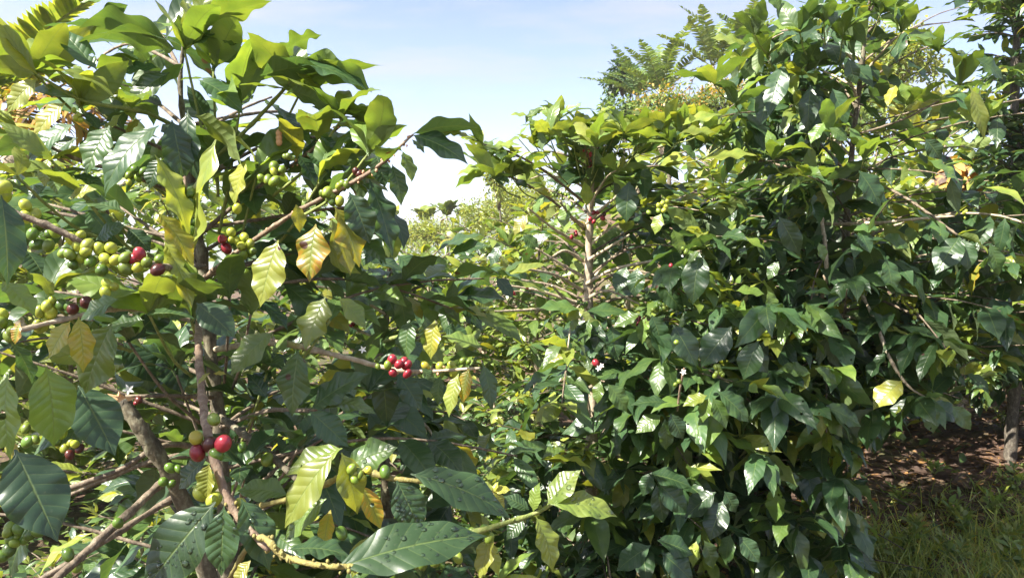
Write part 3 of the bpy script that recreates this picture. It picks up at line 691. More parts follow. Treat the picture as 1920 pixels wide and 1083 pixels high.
H(540, 1030, 655, 1042, 52, .76, 60, .08, .6); H(690, 1005, 660, 1083, 34, .85, 30, .5); H(620, 955, 608, 1030, 30, .87, 30, .74, spot=.4)
# small fresh rosette and the bright shoot
H(925, 922, 935, 902, 26, .95, 20, .6); H(925, 920, 958, 918, 20, .95, 40, .68); H(925, 920, 945, 955, 24, .95, 20, .62); H(925, 918, 898, 905, 18, .95, 40, .5)
dD = H(1026, 946, 1090, 880, 46, .88, 12, .44, .4, wave=.08); dE = H(1032, 945, 1158, 969, 46, .87, 42, .44, .9, wave=.1); H(1005, 968, 1036, 1073, 42, .88, 20, .5, .6); H(1000, 958, 1012, 904, 24, .9, 40, .38)
H(992, 955, 943, 930, 40, .9, 40, .16); H(985, 965, 950, 1012, 34, .95, 30, .18); H(925, 1000, 900, 1090, 34, .95, 20, .62, spot=.2); H(910, 1010, 935, 1080, 26, .95, 30, .56)
# bottom left wet leaves
dF = H(404, 940, 268, 1110, 100, .78, 18, .12, .3, fold=.12, wave=.08); dG = H(420, 948, 415, 1080, 62, .77, 12, .14, .3, wave=.1); H(388, 858, 335, 918, 50, .9, 45, .16); H(392, 868, 388, 934, 46, .8, 10, .62, .2, fold=.5)
dH = H(452, 935, 505, 1070, 66, .8, 25, .11, .5); H(470, 1050, 440, 1100, 50, .75, 20, .72); H(395, 905, 440, 900, 40, .92, 60, .1)
# left edge
H(28, 842, 108, 1015, 112, .72, 4, .0, .4, wave=.1, fold=.12); H(146, 722, 216, 855, 88, .95, 12, .03, .4); H(86, 686, 100, 838, 98, .85, 30, .34, .4); H(14, 700, 20, 864, 48, .75, 42, .38, .4)
H(210, 606, 160, 738, 78, .88, 34, .40, .4, wave=.14); H(132, 602, 92, 672, 40, .84, 20, .70, .3); H(147, 594, 156, 699, 44, .83, 8, .68, .3, fold=.1); H(222, 560, 150, 602, 36, .9, 55, .24)
H(270, 600, 194, 618, 38, .95, 62, .2); H(272, 590, 366, 598, 40, 1.0, 60, .16, .7); H(368, 568, 442, 634, 58, .98, 22, .1, .5); H(2, 525, 66, 594, 60, .78, 50, .38, .5); H(2, 366, 14, 535, 66, .7, 20, .02, .4)
H(50, 470, 92, 542, 46, 1.0, 35, .08); H(240, 428, 282, 474, 46, 1.1, 30, .03); H(254, 400, 290, 420, 30, 1.1, 60, .4); H(38, 604, 28, 646, 18, .9, 20, .93); H(180, 450, 240, 420, 40, 1.1, 50, .1); H(165, 395, 210, 450, 44, 1.15, 20, .16)
H(20, 640, 60, 720, 40, .9, 60, .12); H(100, 790, 60, 700, 40, 1.1, 40, .08); H(95, 500, 150, 470, 36, 1.1, 60, .1); H(60, 980, 20, 1083, 50, 1.1, 60, .1)
H(370, 720, 395, 698, 8, .9, 50, .66); H(400, 700, 425, 702, 9, .92, 60, .74)
H(400, 560, 470, 600, 36, 1.2, 60, .1); H(300, 660, 345, 740, 60, 1.3, 20, .03); H(230, 640, 300, 720, 60, 1.3, 20, .02); H(480, 560, 540, 620, 50, 1.25, 60, .06)
H(880, 690, 868, 757, 28, 1.12, 15, .84, spot=.4); H(860, 700, 842, 782, 28, 1.13, 15, .52); H(905, 682, 920, 768, 32, 1.13, 15, .2); H(826, 704, 822, 760, 26, 1.15, 20, .2); H(790, 690, 815, 718, 30, 1.17, 40, .22)
H(768, 600, 762, 675, 42, 1.25, 10, .2, spot=.4); H(798, 594, 800, 660, 34, 1.25, 12, .22); H(816, 600, 808, 674, 34, 1.24, 10, .68, spot=.7); H(905, 652, 828, 630, 30, 1.3, 60, .42); H(745, 700, 790, 770, 44, 1.3, 20, .06); H(715, 690, 725, 800, 50, 1.32, 15, .07)
H(500, 745, 462, 700, 40, 1.2, 30, .04); H(640, 740, 670, 790, 44, 1.2, 30, .04); H(545, 700, 505, 660, 40, 1.2, 50, .08)
DR = {dA: 60, dB: 36, dC: 44, dD: 22, dE: 26, dF: 60, dG: 16, dH: 24, c1: 22}

# inner mass of the bush behind the front leaves
random.seed(5)
def rej_left(p):
    x, y, d = proj(p)
    if d < 1.22: return True
    if x > 760 and y < 470: return True
    if 430 < x < 520 and y < 110: return True
    return gap(p)
def fillbranches(pl, n, z, Lr, size, rej, seed, trunk, phi=(0, 6.28), **kw):
    random.seed(seed); tw = []
    for _ in range(n):
        zz = random.uniform(*z); a = random.uniform(*phi); k = int(np.argmin(np.abs(trunk[:, 2] - zz))); b0 = trunk[k]
        Lb = random.uniform(*Lr); d = V3(math.cos(a), math.sin(a), random.uniform(-.1, .45))
        ps = [b0, b0 + d * Lb * .5 + V3(0, 0, .02), b0 + d * Lb - V3(0, 0, .06)]
        path = smooth_path(ps, 14); 
        if rej(path[-1]): path = path[:8]
        tw.append((path[::3] if len(path) > 8 else path[::2], [.004, .002]))
        leaves_along(pl.L, path, start=.25, size=size, reject=rej, **kw)
    for mp, rd in tw: pl.branch(mp, rd, M_TWIG, name='twig', sides=5, knots=0)
tp1 = smooth_path(trunk_pts, 80)
fillbranches(LB, 46, (.55, 1.85), (.3, .75), .15, rej_left, 21, tp1, phi=(-.3, 3.6))
fillbranches(LB, 6, (1.1, 1.75), (.3, .55), .14, rej_left, 22, tp1, phi=(2.4, 4.2), r0=(.1, .3))
def rosette(pl, px, py, d, n, size, r, up=.5, w=.36):
    c = P(px, py, d); a = random.uniform(0, 6)
    e = c + (V3(pl.o[0], pl.o[1], c[2] - .22) - c) * min(1, .15 / max(.05, np.linalg.norm(c[:2] - pl.o[:2])))
    pl.branch([e, (e + c) / 2 - V3(0, 0, .015), c], [.003, .0025, .002], M_STEM if r > .25 else M_TWIG, name='twig', sides=5, knots=0)
    for k in range(n):
        a += 2.4 + random.gauss(0, .25); e = up + random.gauss(0, .3)
        dv = V3(math.cos(a) * math.cos(e), math.sin(a) * math.cos(e) - .15, math.sin(e)); z = size * random.uniform(.6, 1.15)
        pl.L.leaf(c - dv * .004, c + unit(dv) * z, UP + R.normal(0, .35, 3), z * random.uniform(w * .9, w * 1.15), droop=random.uniform(.6, 1.5), fold=random.uniform(.1, .5), wave=random.uniform(.12, .30), twist=random.gauss(0, .2), roll=random.uniform(0, .4), r=min(.62, max(.1, r + random.gauss(0, .07))))
random.seed(77)
for x, y, d, n, z, r in [(60, 135, 1.2, 6, .13, .46), (345, 92, 1.25, 5, .15, .36), (150, 200, 1.2, 5, .12, .5), (640, 225, 1.2, 5, .12, .42), (690, 290, 1.12, 5, .12, .36), (560, 180, 1.25, 5, .14, .36), (450, 200, 1.3, 6, .15, .3), (400, 130, 1.3, 5, .15, .34),
      (30, 330, 1.0, 6, .12, .42), (150, 360, 1.08, 6, .12, .4), (95, 300, 1.1, 5, .12, .5), (210, 400, 1.1, 5, .12, .34), (480, 330, 1.25, 6, .13, .36), (600, 340, 1.2, 5, .12, .34), (280, 590, 1.05, 5, .12, .3), (360, 600, 1.1, 5, .12, .28), (470, 590, 1.15, 6, .13, .24),
      (500, 700, 1.2, 5, .13, .26), (620, 600, 1.2, 5, .12, .3), (90, 560, .98, 5, .11, .36), (430, 560, 1.15, 5, .12, .2), (560, 840, 1.1, 5, .12, .16), (460, 880, 1.15, 5, .12, .16), (240, 640, 1.15, 6, .15, .06), (330, 700, 1.25, 6, .15, .05), (480, 760, 1.3, 6, .14, .06), (690, 740, 1.3, 6, .14, .06)]:
    rosette(LB, x, y, d, n, z, r)
LB.finish(100, (30, 11), (15, 7), DR)

# ================================================================== SECOND LEFT BUSH (dark, behind the first)
random.seed(8)
o2 = V3(P(700, 700, 2.15)[0], P(700, 700, 2.15)[1], 0); o2[2] = gh(o2[0], o2[1])
SB = Plant('coffee_bush', 'dark coffee bush crowded behind the branch of red cherries, in the gap', o2, 'coffee bushes in the foreground')
def rej_sb(p):
    x, y, d = proj(p)
    if d < 1.45 or x > 990: return True
    if 860 < x < 1000 and 570 < y < 720: return True
    if x > 930 or (x > 895 and y < 600): return True
    if x > 740 and y < 450: return True
    return gap(p)
def rej_sb2(p): return rej_sb(p)
grow(SB, 1.5, .72, 34, .16, 81, rej_sb, z0=.2, lean=(.05, 0), r0=(.05, .2))
h2 = lambda *a, **k: hero(SB, *a, **k)
for a in [(852, 552, 946, 500, 34, 1.7, 75, .14), (853, 555, 950, 562, 36, 1.7, 60, .1), (852, 556, 905, 622, 32, 1.68, 45, .16), (850, 556, 832, 622, 30, 1.7, 30, .2), (848, 550, 880, 505, 24, 1.7, 70, .22), (788, 550, 852, 592, 42, 1.6, 40, .3),
          (760, 560, 738, 546, 26, 1.6, 40, .62), (762, 556, 792, 600, 30, 1.6, 20, .6), (716, 540, 746, 602, 46, 1.62, 30, .16), (744, 478, 802, 536, 40, 1.65, 40, .18), (700, 484, 756, 510, 40, 1.7, 60, .1), (690, 500, 720, 555, 44, 1.65, 50, .06),
          (820, 470, 905, 440, 30, 1.75, 75, .2), (845, 475, 915, 460, 26, 1.75, 50, .12), (822, 478, 830, 520, 24, 1.75, 30, .34), (640, 560, 700, 585, 40, 1.6, 60, .08), (700, 470, 650, 455, 36, 1.7, 60, .08), (830, 610, 880, 640, 34, 1.75, 30, .1),
          (895, 560, 928, 600, 30, 1.8, 20, .5), (930, 520, 962, 560, 30, 1.8, 40, .1), (700, 640, 660, 700, 44, 1.6, 30, .06), (720, 445, 680, 500, 40, 1.75, 40, .12), (760, 440, 700, 420, 30, 1.8, 75, .2)]:
    h2(*a)
SB.branch(pp((720, 640, 2.0), (800, 610, 1.85), (845, 565, 1.72), (855, 550, 1.7)), [.005, .004, .003], M_STEM)
SB.finish(80, (20, 7), (13, 5))

# ================================================================== MIDDLE BUSH with the bare sunlit trunk
random.seed(14)
o3 = V3(P(1098, 700, 3.0)[0], P(1098, 700, 3.0)[1], 0); o3[2] = gh(o3[0], o3[1])
MB_ = Plant('coffee_bush', 'coffee bush whose pale bare trunk stands in the sun between leafy branches', o3, 'coffee bushes in the foreground')
def rej_mb(p):
    x, y, d = proj(p)
    if y < 215 + max(0, (x - 1250)) * -.1: return True
    if 900 < x < 1235 and 372 < y < 596 and d < 3.2 and not (x > 1165 and y < 450): return True      # the bare trunk stays open
    if x < 1010 and 560 < y < 720: return True
    if x < 900: return True
    return d < 2.15 or gap(p)
grow(MB_, 2.0, .82, 62, .18, 141, rej_mb, z0=.12, lean=(.03, .0), mat_trunk=M_PALE, trunk_r=.034, berries=.4)
# bare side branches fanning from the trunk
bare = [((1096, 572), (1010, 545), (930, 532)), ((1094, 570), (1000, 580), (920, 584)), ((1092, 545), (1040, 515), (960, 500)), ((1094, 490), (1060, 470), (1030, 485)), ((1093, 460), (1040, 430), (990, 390)), ((1095, 535), (1150, 505), (1235, 487), (1315, 470)),
        ((1098, 560), (1140, 545), (1200, 570)), ((1098, 490), (1140, 465), (1180, 440)), ((1100, 420), (1130, 390), (1180, 350)), ((1096, 520), (1060, 500), (1005, 465)), ((1096, 575), (1060, 560), (1035, 535)), ((1096, 425), (1070, 405), (1050, 378))]
for k, b in enumerate(bare):
    n = len(b)
    o, path = MB_.branch([P(x, y, 3.0 - (.12 + .25 * (k % 3) / 2) * i / (n - 1)) for i, (x, y) in enumerate(b)], [.0075, .0055, .0032], M_PALE, sides=7)
    if k == 5: bl = o
for b in [((1096, 430, 3.0), (1030, 372, 2.8), (965, 335, 2.6), (908, 318, 2.5)), ((1096, 380, 3.0), (1020, 320, 2.75), (955, 285, 2.55), (906, 270, 2.5))]:
    o, path = MB_.branch([P(*q) for q in b], [.006, .004, .0025], M_TWIG)
    leaves_along(MB_.L, path, start=.35, size=.13, r0=(.16, .45), step=.05, reject=lambda p: proj(p)[0] < 850 or 375 < proj(p)[1] < 596)
h3 = lambda *a, **k: hero(MB_, *a, **k)
for a in [(1180, 340, 1174, 418, 44, 2.6, 15, .12), (1065, 380, 1056, 430, 44, 2.75, 12, .34), (1100, 386, 1095, 340, 30, 2.8, 10, .46), (990, 402, 964, 442, 26, 2.8, 40, .7), (1312, 473, 1299, 572, 52, 2.3, 12, .16), (1196, 502, 1190, 558, 40, 2.6, 12, .12),
          (1175, 500, 1155, 550, 38, 2.7, 20, .16), (1262, 430, 1276, 478, 40, 2.5, 14, .36), (1240, 400, 1228, 440, 34, 2.5, 30, .44), (1255, 398, 1290, 412, 30, 2.5, 50, .5), (1105, 598, 1094, 648, 44, 2.5, 14, .28), (1085, 590, 1072, 622, 34, 2.5, 20, .4),
          (1125, 608, 1118, 664, 30, 2.5, 12, .1), (1146, 610, 1156, 676, 38, 2.5, 12, .12), (1200, 588, 1150, 614, 34, 2.4, 45, .3), (1212, 594, 1204, 645, 34, 2.4, 14, .34), (1222, 590, 1242, 652, 44, 2.4, 20, .16), (1085, 580, 1010, 578, 30, 2.5, 60, .24),
          (1100, 584, 1180, 590, 30, 2.5, 62, .2), (1096, 580, 1062, 600, 24, 2.5, 30, .55), (1020, 370, 1000, 405, 30, 2.8, 60, .3), (980, 440, 1010, 470, 26, 2.9, 30, .2), (1310, 470, 1290, 495, 34, 2.28, 20, .28),
          (915, 320, 852, 354, 30, 2.5, 100, .46), (912, 312, 855, 330, 26, 2.5, 90, .42), (908, 268, 880, 262, 20, 2.5, 80, .5), (915, 280, 976, 272, 24, 2.5, 80, .46), (905, 275, 950, 290, 24, 2.5, 60, .4), (925, 322, 955, 345, 24, 2.5, 50, .14),
          (990, 218, 955, 216, 24, 2.6, 90, .46), (990, 220, 1025, 205, 26, 2.6, 80, .44), (985, 232, 1015, 200, 16, 2.6, 60, .3), (1010, 240, 1015, 285, 30, 2.6, 110, .2), (1080, 205, 1090, 192, 24, 2.7, 40, .26), (1120, 215, 1150, 200, 26, 2.7, 80, .5),
          (1110, 225, 1075, 215, 26, 2.7, 80, .46), (1105, 245, 1165, 245, 26, 2.65, 100, .34), (1275, 250, 1345, 250, 40, 2.4, 95, .5), (1280, 235, 1355, 215, 34, 2.45, 85, .5), (1290, 212, 1310, 250, 26, 2.45, 60, .46), (1240, 245, 1225, 210, 30, 2.5, 30, .38),
          (1200, 250, 1170, 230, 26, 2.5, 80, .44), (1220, 260, 1180, 275, 34, 2.5, 60, .2), (1275, 270, 1305, 300, 34, 2.45, 60, .22), (1320, 300, 1420, 292, 26, 2.4, 80, .52), (1050, 260, 1030, 215, 24, 2.6, 50, .44), (940, 460, 920, 500, 30, 2.8, 40, .14)]:
    h3(*a)
for x, y, c, s in [(x, y, c, s) for x, y, c, s in [(415, 132, 'R', 1.2), (436, 130, 'R', 1.1), (397, 165, 'R', 1), (415, 178, 'R', 1), (461, 160, 'R', 1.2), (468, 140, 'b', 1), (303, 256, 'R', 1), (325, 244, 'R', 1), (322, 230, 'R', .8), (426, 895, 'R', 1.4), (455, 911, 'R', .8),
        (5, 540, 'R', 1.2), (78, 513, 'R', .7), (807, 400, 'R', .8), (745, 96, 'y', 1), (765, 86, 'y', 1), (781, 101, 'y', 1), (770, 121, 'y', 1), (745, 121, 'g', 1), (695, 131, 'g', .9), (790, 76, 'y', .8), (735, 611, 'k', 1), (752, 596, 'k', 1), (770, 601, 'g', .8), (715, 626, 'g', 1),
        (755, 621, 'k', 1), (770, 616, 'g', 1), (885, 330, 'g', 1), (870, 316, 'g', .8)]]:
    dd = 2.3 if x > 690 else (2.4 if y > 800 else 2.85)
    cherry(P(960 + x * .369, 350 + y * .369, dd), c, .0085 * s, bl if x > 690 else MB_.root, o3)
star_flower(P(1122, 690, 2.35), .010, MB_.root, o3); star_flower(P(1128, 685, 2.35), .009, MB_.root, o3)
fillbranches(MB_, 26, (.25, 1.0), (.5, .95), .165, rej_mb, 33, np.array([o3 + V3(0, 0, z) for z in np.linspace(0, 2, 50)]), phi=(3.3, 6.1), hang=.5, r0=(.04, .16))
random.seed(78)
for k in range(26):
    x = 905 + k * 18 + random.uniform(-8, 8)
    rosette(MB_, x, (235 if x > 960 else 290) + random.uniform(-8, 45), random.uniform(2.45, 2.9), 7, .135, .40, up=.45)
MB_.finish(100, (20, 7), (13, 5))

# ================================================================== RIGHT BIG BUSH
random.seed(17)
o4 = V3(P(1545, 700, 3.35)[0], P(1545, 700, 3.35)[1], 0); o4[2] = gh(o4[0], o4[1])
RB = Plant('coffee_bush', 'tallest coffee bush, broad and shaded, its lowest leaves hanging over brown soil', o4, 'coffee bushes in the foreground')
def rej_rb(p):
    x, y, d = proj(p)
    if d < 2.25 or p[2] < .12: return True
    if x < 1215 and 330 < y < 600: return True
    if d < 2.85 and random.random() < .6 and ((1560 < x < 1810 and 335 < y < 470) or (1545 < x < 1740 and 555 < y < 660)): return True
    if x > 1560 and y < 480 and random.random() < .24: return True
    if x > 1590 and y > 800 and x - 1590 > (1083 - y) * .1 + (900 - y) * .6: return True
    if x > 1700 and y > 700 and not (y < 800 and x < 1800): return True
    if x < 1340 and y < 215: return True
    if x > 1700 and 50 < y < 300 and random.random() < .55: return True
    return gap(p)
grow(RB, 2.62, 1.08, 78, .195, 171, rej_rb, z0=.1, lean=(.12, -.1), trunk_r=.026, berries=.6, hang=.45, sag=.3, r0=(.04, .18),
     prof=lambda f: .92 if f < .55 else 1.0 - .62 * ((f - .55) / .45) ** 1.3)
for b, rad, m in [([(1545, 420, 3.0), (1640, 418, 2.75), (1700, 412, 2.65), (1790, 405, 2.6)], [.006, .005, .004], M_PALE), ([(1560, 330, 3.2), (1640, 345, 2.9), (1700, 372, 2.7), (1795, 440, 2.55)], [.006, .005, .004], M_TWIG),
                  ([(1545, 585, 3.1), (1620, 600, 2.8), (1690, 625, 2.7), (1735, 655, 2.65)], [.006, .005, .003], M_PALE), ([(1600, 520, 2.9), (1640, 600, 2.6), (1668, 670, 2.5), (1700, 720, 2.5), (1735, 745, 2.5)], [.005, .006, .005, .003], M_PALE),
                  ([(1540, 250, 3.1), (1600, 252, 2.8), (1690, 225, 2.7), (1760, 190, 2.65)], [.005, .004, .003], M_TWIG), ([(1420, 300, 3.0), (1530, 325, 2.8), (1620, 345, 2.7)], [.005, .004, .003], M_TWIG),
                  ([(1540, 560, 3.2), (1640, 560, 2.9), (1750, 610, 2.75), (1860, 670, 2.65)], [.006, .005, .003], M_TWIG), ([(1530, 610, 3.1), (1540, 560, 2.9), (1550, 500, 2.8), (1540, 400, 2.9)], [.008, .008, .007], M_PALE)]:
    o, path = RB.branch(pp(*b), rad, m)
    leaves_along(RB.L, path, start=.55, size=.15, step=.08, reject=rej_rb, hang=.5, r0=(.1, .3))
h4 = lambda *a, **k: hero(RB, *a, **k)
for a in [(1262, 608, 1306, 688, 48, 2.35, 14, .12), (1372, 612, 1314, 688, 68, 2.3, 18, .06), (1422, 638, 1394, 712, 68, 2.25, 15, .14), (1400, 650, 1440, 700, 40, 2.3, 20, .12), (1126, 714, 1120, 757, 42, 2.2, 8, .34), (1140, 720, 1176, 772, 42, 2.2, 30, .26),
          (1252, 754, 1182, 760, 32, 2.15, 60, .14), (1240, 778, 1192, 812, 34, 2.15, 30, .32), (1246, 785, 1248, 844, 34, 2.15, 10, .24), (1256, 775, 1281, 824, 34, 2.15, 16, .08), (1326, 741, 1280, 762, 28, 2.2, 45, .52), (1336, 745, 1361, 804, 38, 2.2, 14, .26),
          (1346, 733, 1404, 792, 38, 2.2, 40, .2), (1330, 745, 1318, 792, 30, 2.2, 10, .34), (1320, 720, 1295, 705, 34, 2.2, 50, .24), (1216, 888, 1298, 914, 46, 2.2, 48, .1), (1230, 908, 1244, 980, 36, 2.2, 10, .1), (1232, 904, 1288, 962, 46, 2.2, 20, .1),
          (1222, 885, 1205, 930, 32, 2.2, 15, .12), (1342, 922, 1284, 972, 46, 2.2, 35, .08), (1356, 938, 1330, 1014, 48, 2.2, 10, .09), (1358, 920, 1380, 960, 34, 2.2, 20, .14), (1220, 1022, 1156, 1070, 52, 2.1, 30, .1), (1232, 1012, 1300, 1040, 44, 2.1, 40, .1),
          (1240, 1035, 1300, 1090, 56, 2.1, 15, .1), (1306, 1014, 1300, 1062, 26, 2.15, 10, .5), (1320, 1012, 1338, 1065, 36, 2.15, 10, .26), (1370, 1000, 1362, 1060, 36, 2.2, 10, .2), (1385, 1005, 1424, 1055, 36, 2.2, 20, .16),
          (1800, 444, 1754, 515, 50, 2.5, 16, .14), (1806, 448, 1816, 508, 36, 2.5, 12, .16), (1855, 458, 1872, 518, 30, 2.5, 20, .24), (1660, 484, 1673, 553, 32, 2.5, 12, .2), (1650, 430, 1600, 432, 26, 2.5, 60, .22), (1610, 430, 1632, 475, 36, 2.5, 30, .12), (1655, 445, 1705, 465, 34, 2.5, 50, .26),
          (1692, 713, 1637, 768, 50, 2.4, 30, .62), (1734, 754, 1750, 813, 38, 2.4, 10, .2), (1785, 760, 1820, 806, 30, 2.4, 30, .26), (1735, 745, 1770, 740, 24, 2.4, 60, .26), (1745, 755, 1800, 790, 34, 2.45, 40, .12), (1460, 405, 1500, 480, 40, 2.5, 15, .12),
          (1470, 120, 1440, 220, 44, 2.6, 15, .06), (1450, 150, 1425, 240, 40, 2.6, 15, .05), (1560, 165, 1588, 235, 34, 2.65, 15, .14), (1540, 180, 1545, 270, 46, 2.65, 10, .06), (1520, 160, 1515, 250, 36, 2.65, 12, .1), (1590, 110, 1605, 160, 28, 2.6, 10, .1),
          (1445, 65, 1390, 52, 26, 2.6, 85, .42), (1400, 85, 1330, 72, 24, 2.6, 90, .48), (1440, 45, 1495, 60, 32, 2.6, 95, .4), (1460, 20, 1440, -20, 26, 2.6, 40, .3), (1660, 20, 1720, 14, 26, 2.6, 80, .44), (1650, 30, 1718, 30, 24, 2.6, 100, .3), (1600, 0, 1650, -30, 30, 2.6, 50, .4),
          (1520, 40, 1560, 10, 26, 2.6, 70, .2), (1700, 70, 1760, 72, 30, 2.6, 95, .28), (1830, 110, 1880, 150, 34, 2.5, 60, .22), (1815, 160, 1840, 200, 28, 2.5, 60, .5), (1820, 165, 1845, 262, 26, 2.4, 30, .52), (1690, 155, 1700, 190, 30, 2.6, 10, .4), (1680, 160, 1665, 200, 22, 2.6, 20, .72),
          (1740, 300, 1800, 345, 44, 2.45, 70, .3), (1610, 320, 1650, 390, 40, 2.5, 40, .12), (1735, 260, 1765, 300, 44, 2.5, 20, .12), (1545, 230, 1520, 270, 34, 2.55, 15, .32), (1555, 240, 1590, 265, 34, 2.55, 30, .26), (1520, 610, 1480, 640, 34, 2.4, 60, .72),
          (1460, 490, 1440, 525, 30, 2.4, 30, .24), (1535, 455, 1545, 490, 30, 2.4, 15, .3), (1380, 545, 1435, 552, 24, 2.35, 60, .36), (1440, 545, 1450, 590, 30, 2.35, 15, .34), (1520, 700, 1460, 690, 34, 2.3, 45, .3), (1528, 690, 1570, 720, 36, 2.3, 25, .3), (1518, 700, 1500, 735, 30, 2.3, 10, .5),
          (1480, 740, 1478, 790, 38, 2.3, 20, .2), (1530, 755, 1540, 820, 26, 2.35, 10, .55), (1540, 770, 1580, 820, 30, 2.35, 15, .36), (1545, 760, 1615, 800, 34, 2.35, 40, .2), (1700, 820, 1670, 815, 22, 2.5, 40, .4), (1560, 960, 1580, 1010, 34, 2.4, 20, .46), (1555, 950, 1595, 985, 30, 2.4, 40, .5), (1530, 960, 1545, 1010, 34, 2.4, 10, .44),
          (1480, 880, 1490, 920, 34, 2.4, 15, .16), (1460, 910, 1455, 980, 42, 2.35, 10, .3), (1620, 1000, 1600, 960, 30, 2.5, 60, .3)]:
    h4(*a)
bl4 = RB.branch(pp((1270, 770, 2.3), (1275, 730, 2.25), (1283, 690, 2.2)), [.0035, .003], M_PINK)[0]
for x, y in [(1050, 915), (1035, 915), (1040, 945), (1060, 945), (1070, 955), (1055, 930), (1030, 960), (835, 790 - 0), (830, 1005), (850, 990)]:
    cherry(P(960 + x * .369, 350 + y * .369, 2.2), 'g', .0075, bl4, o4)
for x, y, d in [(1306, 804, 2.4), (1018, 1064, 2.2), (1281, 697, 2.2), (1856, 205, 2.6)]: star_flower(P(x, y, d), .010, RB.root, o4)
tp4 = np.array([o4 + V3(.05 * z, -.04 * z, z) for z in np.linspace(0, 2.5, 60)])
fillbranches(RB, 60, (.15, 1.15), (.6, 1.25), .175, rej_rb, 41, tp4, phi=(3.0, 5.6), hang=.55, r0=(.03, .15))
fillbranches(RB, 26, (1.1, 2.2), (.5, 1.15), .17, rej_rb, 43, tp4, phi=(2.8, 6.0), hang=.45, r0=(.05, .2))
random.seed(79)
for x, y in [(1415, 65), (1440, 110), (1500, 62), (1545, 40), (1600, 20), (1650, 28), (1690, 60), (1580, 70), (1340, 160), (1380, 200), (1330, 260), (1400, 270), (1450, 300), (1760, 100), (1800, 160), (1700, 200), (1840, 230), (1750, 330), (1560, 250), (1620, 300), (1510, 340)]:
    rosette(RB, x, y, random.uniform(2.5, 2.8), 6, .15, .34 if y > 90 else .28, up=.5)
for k in range(60):   # hanging fans at the tips of the lower branches
    x = random.uniform(1080, 1760); y = random.uniform(430, 1060)
    if x > 1590 and y > 780 or x < 1230 and y < 610: continue
    rosette(RB, x, y, 2.35 + .25 * abs(x - 1380) / 380 + random.uniform(-.08, .1), 7, .18, random.choice((.08, .1, .14, .2, .3)), up=-.55, w=.38)
RB.finish(100, (20, 7), (13, 5))

# ================================================================== FAR RIGHT SHADED BUSHES AND DARK TREE
random.seed(23)
o5 = V3(4.0, 5.6, gh(4.0, 5.6))
FR = Plant('coffee_bush', 'deeply shaded coffee bush behind the bare soil, grey trunk showing', o5, 'coffee bushes in the foreground')
def rej_fr(p):
    x, y, d = proj(p)
    return gap(p) or y < 300 and x < 1850 or p[2] < .22
grow(FR, 2.3, 1.15, 60, .17, 231, rej_fr, z0=.1, trunk_r=.028, mat_trunk=M_DARK, berries=.1, r0=(.02, .12), step=.07)
fillbranches(FR, 30, (.3, 1.2), (.6, 1.2), .17, rej_fr, 236, np.array([o5 + V3(0, 0, z) for z in np.linspace(0, 2, 50)]), phi=(2.6, 5.8), hang=.5, r0=(.02, .12))
FR.finish(40, (10, 5), (8, 5))
o5b = V3(2.75, 6.6, gh(2.75, 6.6))
FR2 = Plant('coffee_bush', 'shaded coffee bush filling the shadow behind the tallest bush', o5b, 'coffee bushes in the foreground')
grow(FR2, 2.1, 1.2, 56, .17, 232, rej_fr, z0=.08, trunk_r=.026, mat_trunk=M_DARK, berries=.1, r0=(.02, .12), step=.07)
FR2.finish(30, (10, 5), (8, 5))
o5c = V3(1.9, 5.0, gh(1.9, 5.0))  # bush added to the row so that it shades the bare soil
FR3 = Plant('coffee_bush', 'coffee bush added directly behind the tallest bush to shade the soil', o5c, 'coffee bushes in the foreground')
def rej_fr3(p):
    x, y, d = proj(p); return gap(p) or y < 150 or (x > 1580 and y < 430) or p[2] < .5 or (x > 1560 and y > 800)
grow(FR3, 2.45, 1.1, 46, .17, 233, rej_fr3, z0=.2, trunk_r=.026, mat_trunk=M_DARK, berries=.1, r0=(.02, .16), step=.065)
FR3.finish(30, (10, 5), (8, 5))
o6 = V3(P(1905, 400, 5.2)[0], 5.2, 0); o6[2] = gh(o6[0], o6[1])
DT = Plant('shade_tree', 'tall dark small-leaved tree rising out of frame at the right edge', o6, cat='tree')
tpd = [o6 - V3(0, 0, .1), o6 + V3(.03, 0, 1.4), o6 + V3(-.05, 0, 2.6), o6 + V3(.03, .05, 4.2)]
_, dpath = DT.branch(tpd, [.04, .034, .026, .012], M_DARK, name='trunk', sides=10)
random.seed(29)
for k in range(260):
    f = random.uniform(.3, 1); b0 = dpath[int(f * (len(dpath) - 1))]; a = random.uniform(0, 6.28); Lb = random.uniform(.35, .75) * (1.1 - .4 * f)
    d = V3(math.cos(a), math.sin(a), random.uniform(-.1, .6))
    ps = [b0, b0 + d * Lb * .5, b0 + d * Lb - V3(0, 0, .05)]
    if proj(ps[-1])[0] < 1790 or proj(ps[-1])[2] > 5.9: continue
    br, path = DT.branch(ps, [.008, .005, .0025], M_TRUNK, sides=5)
    leaves_along(DT.L, path, start=.1, step=.05, size=.13, hang=.3, r0=(.02, .16), tipr=.2)
DT.finish(40, (8, 5), (7, 5))

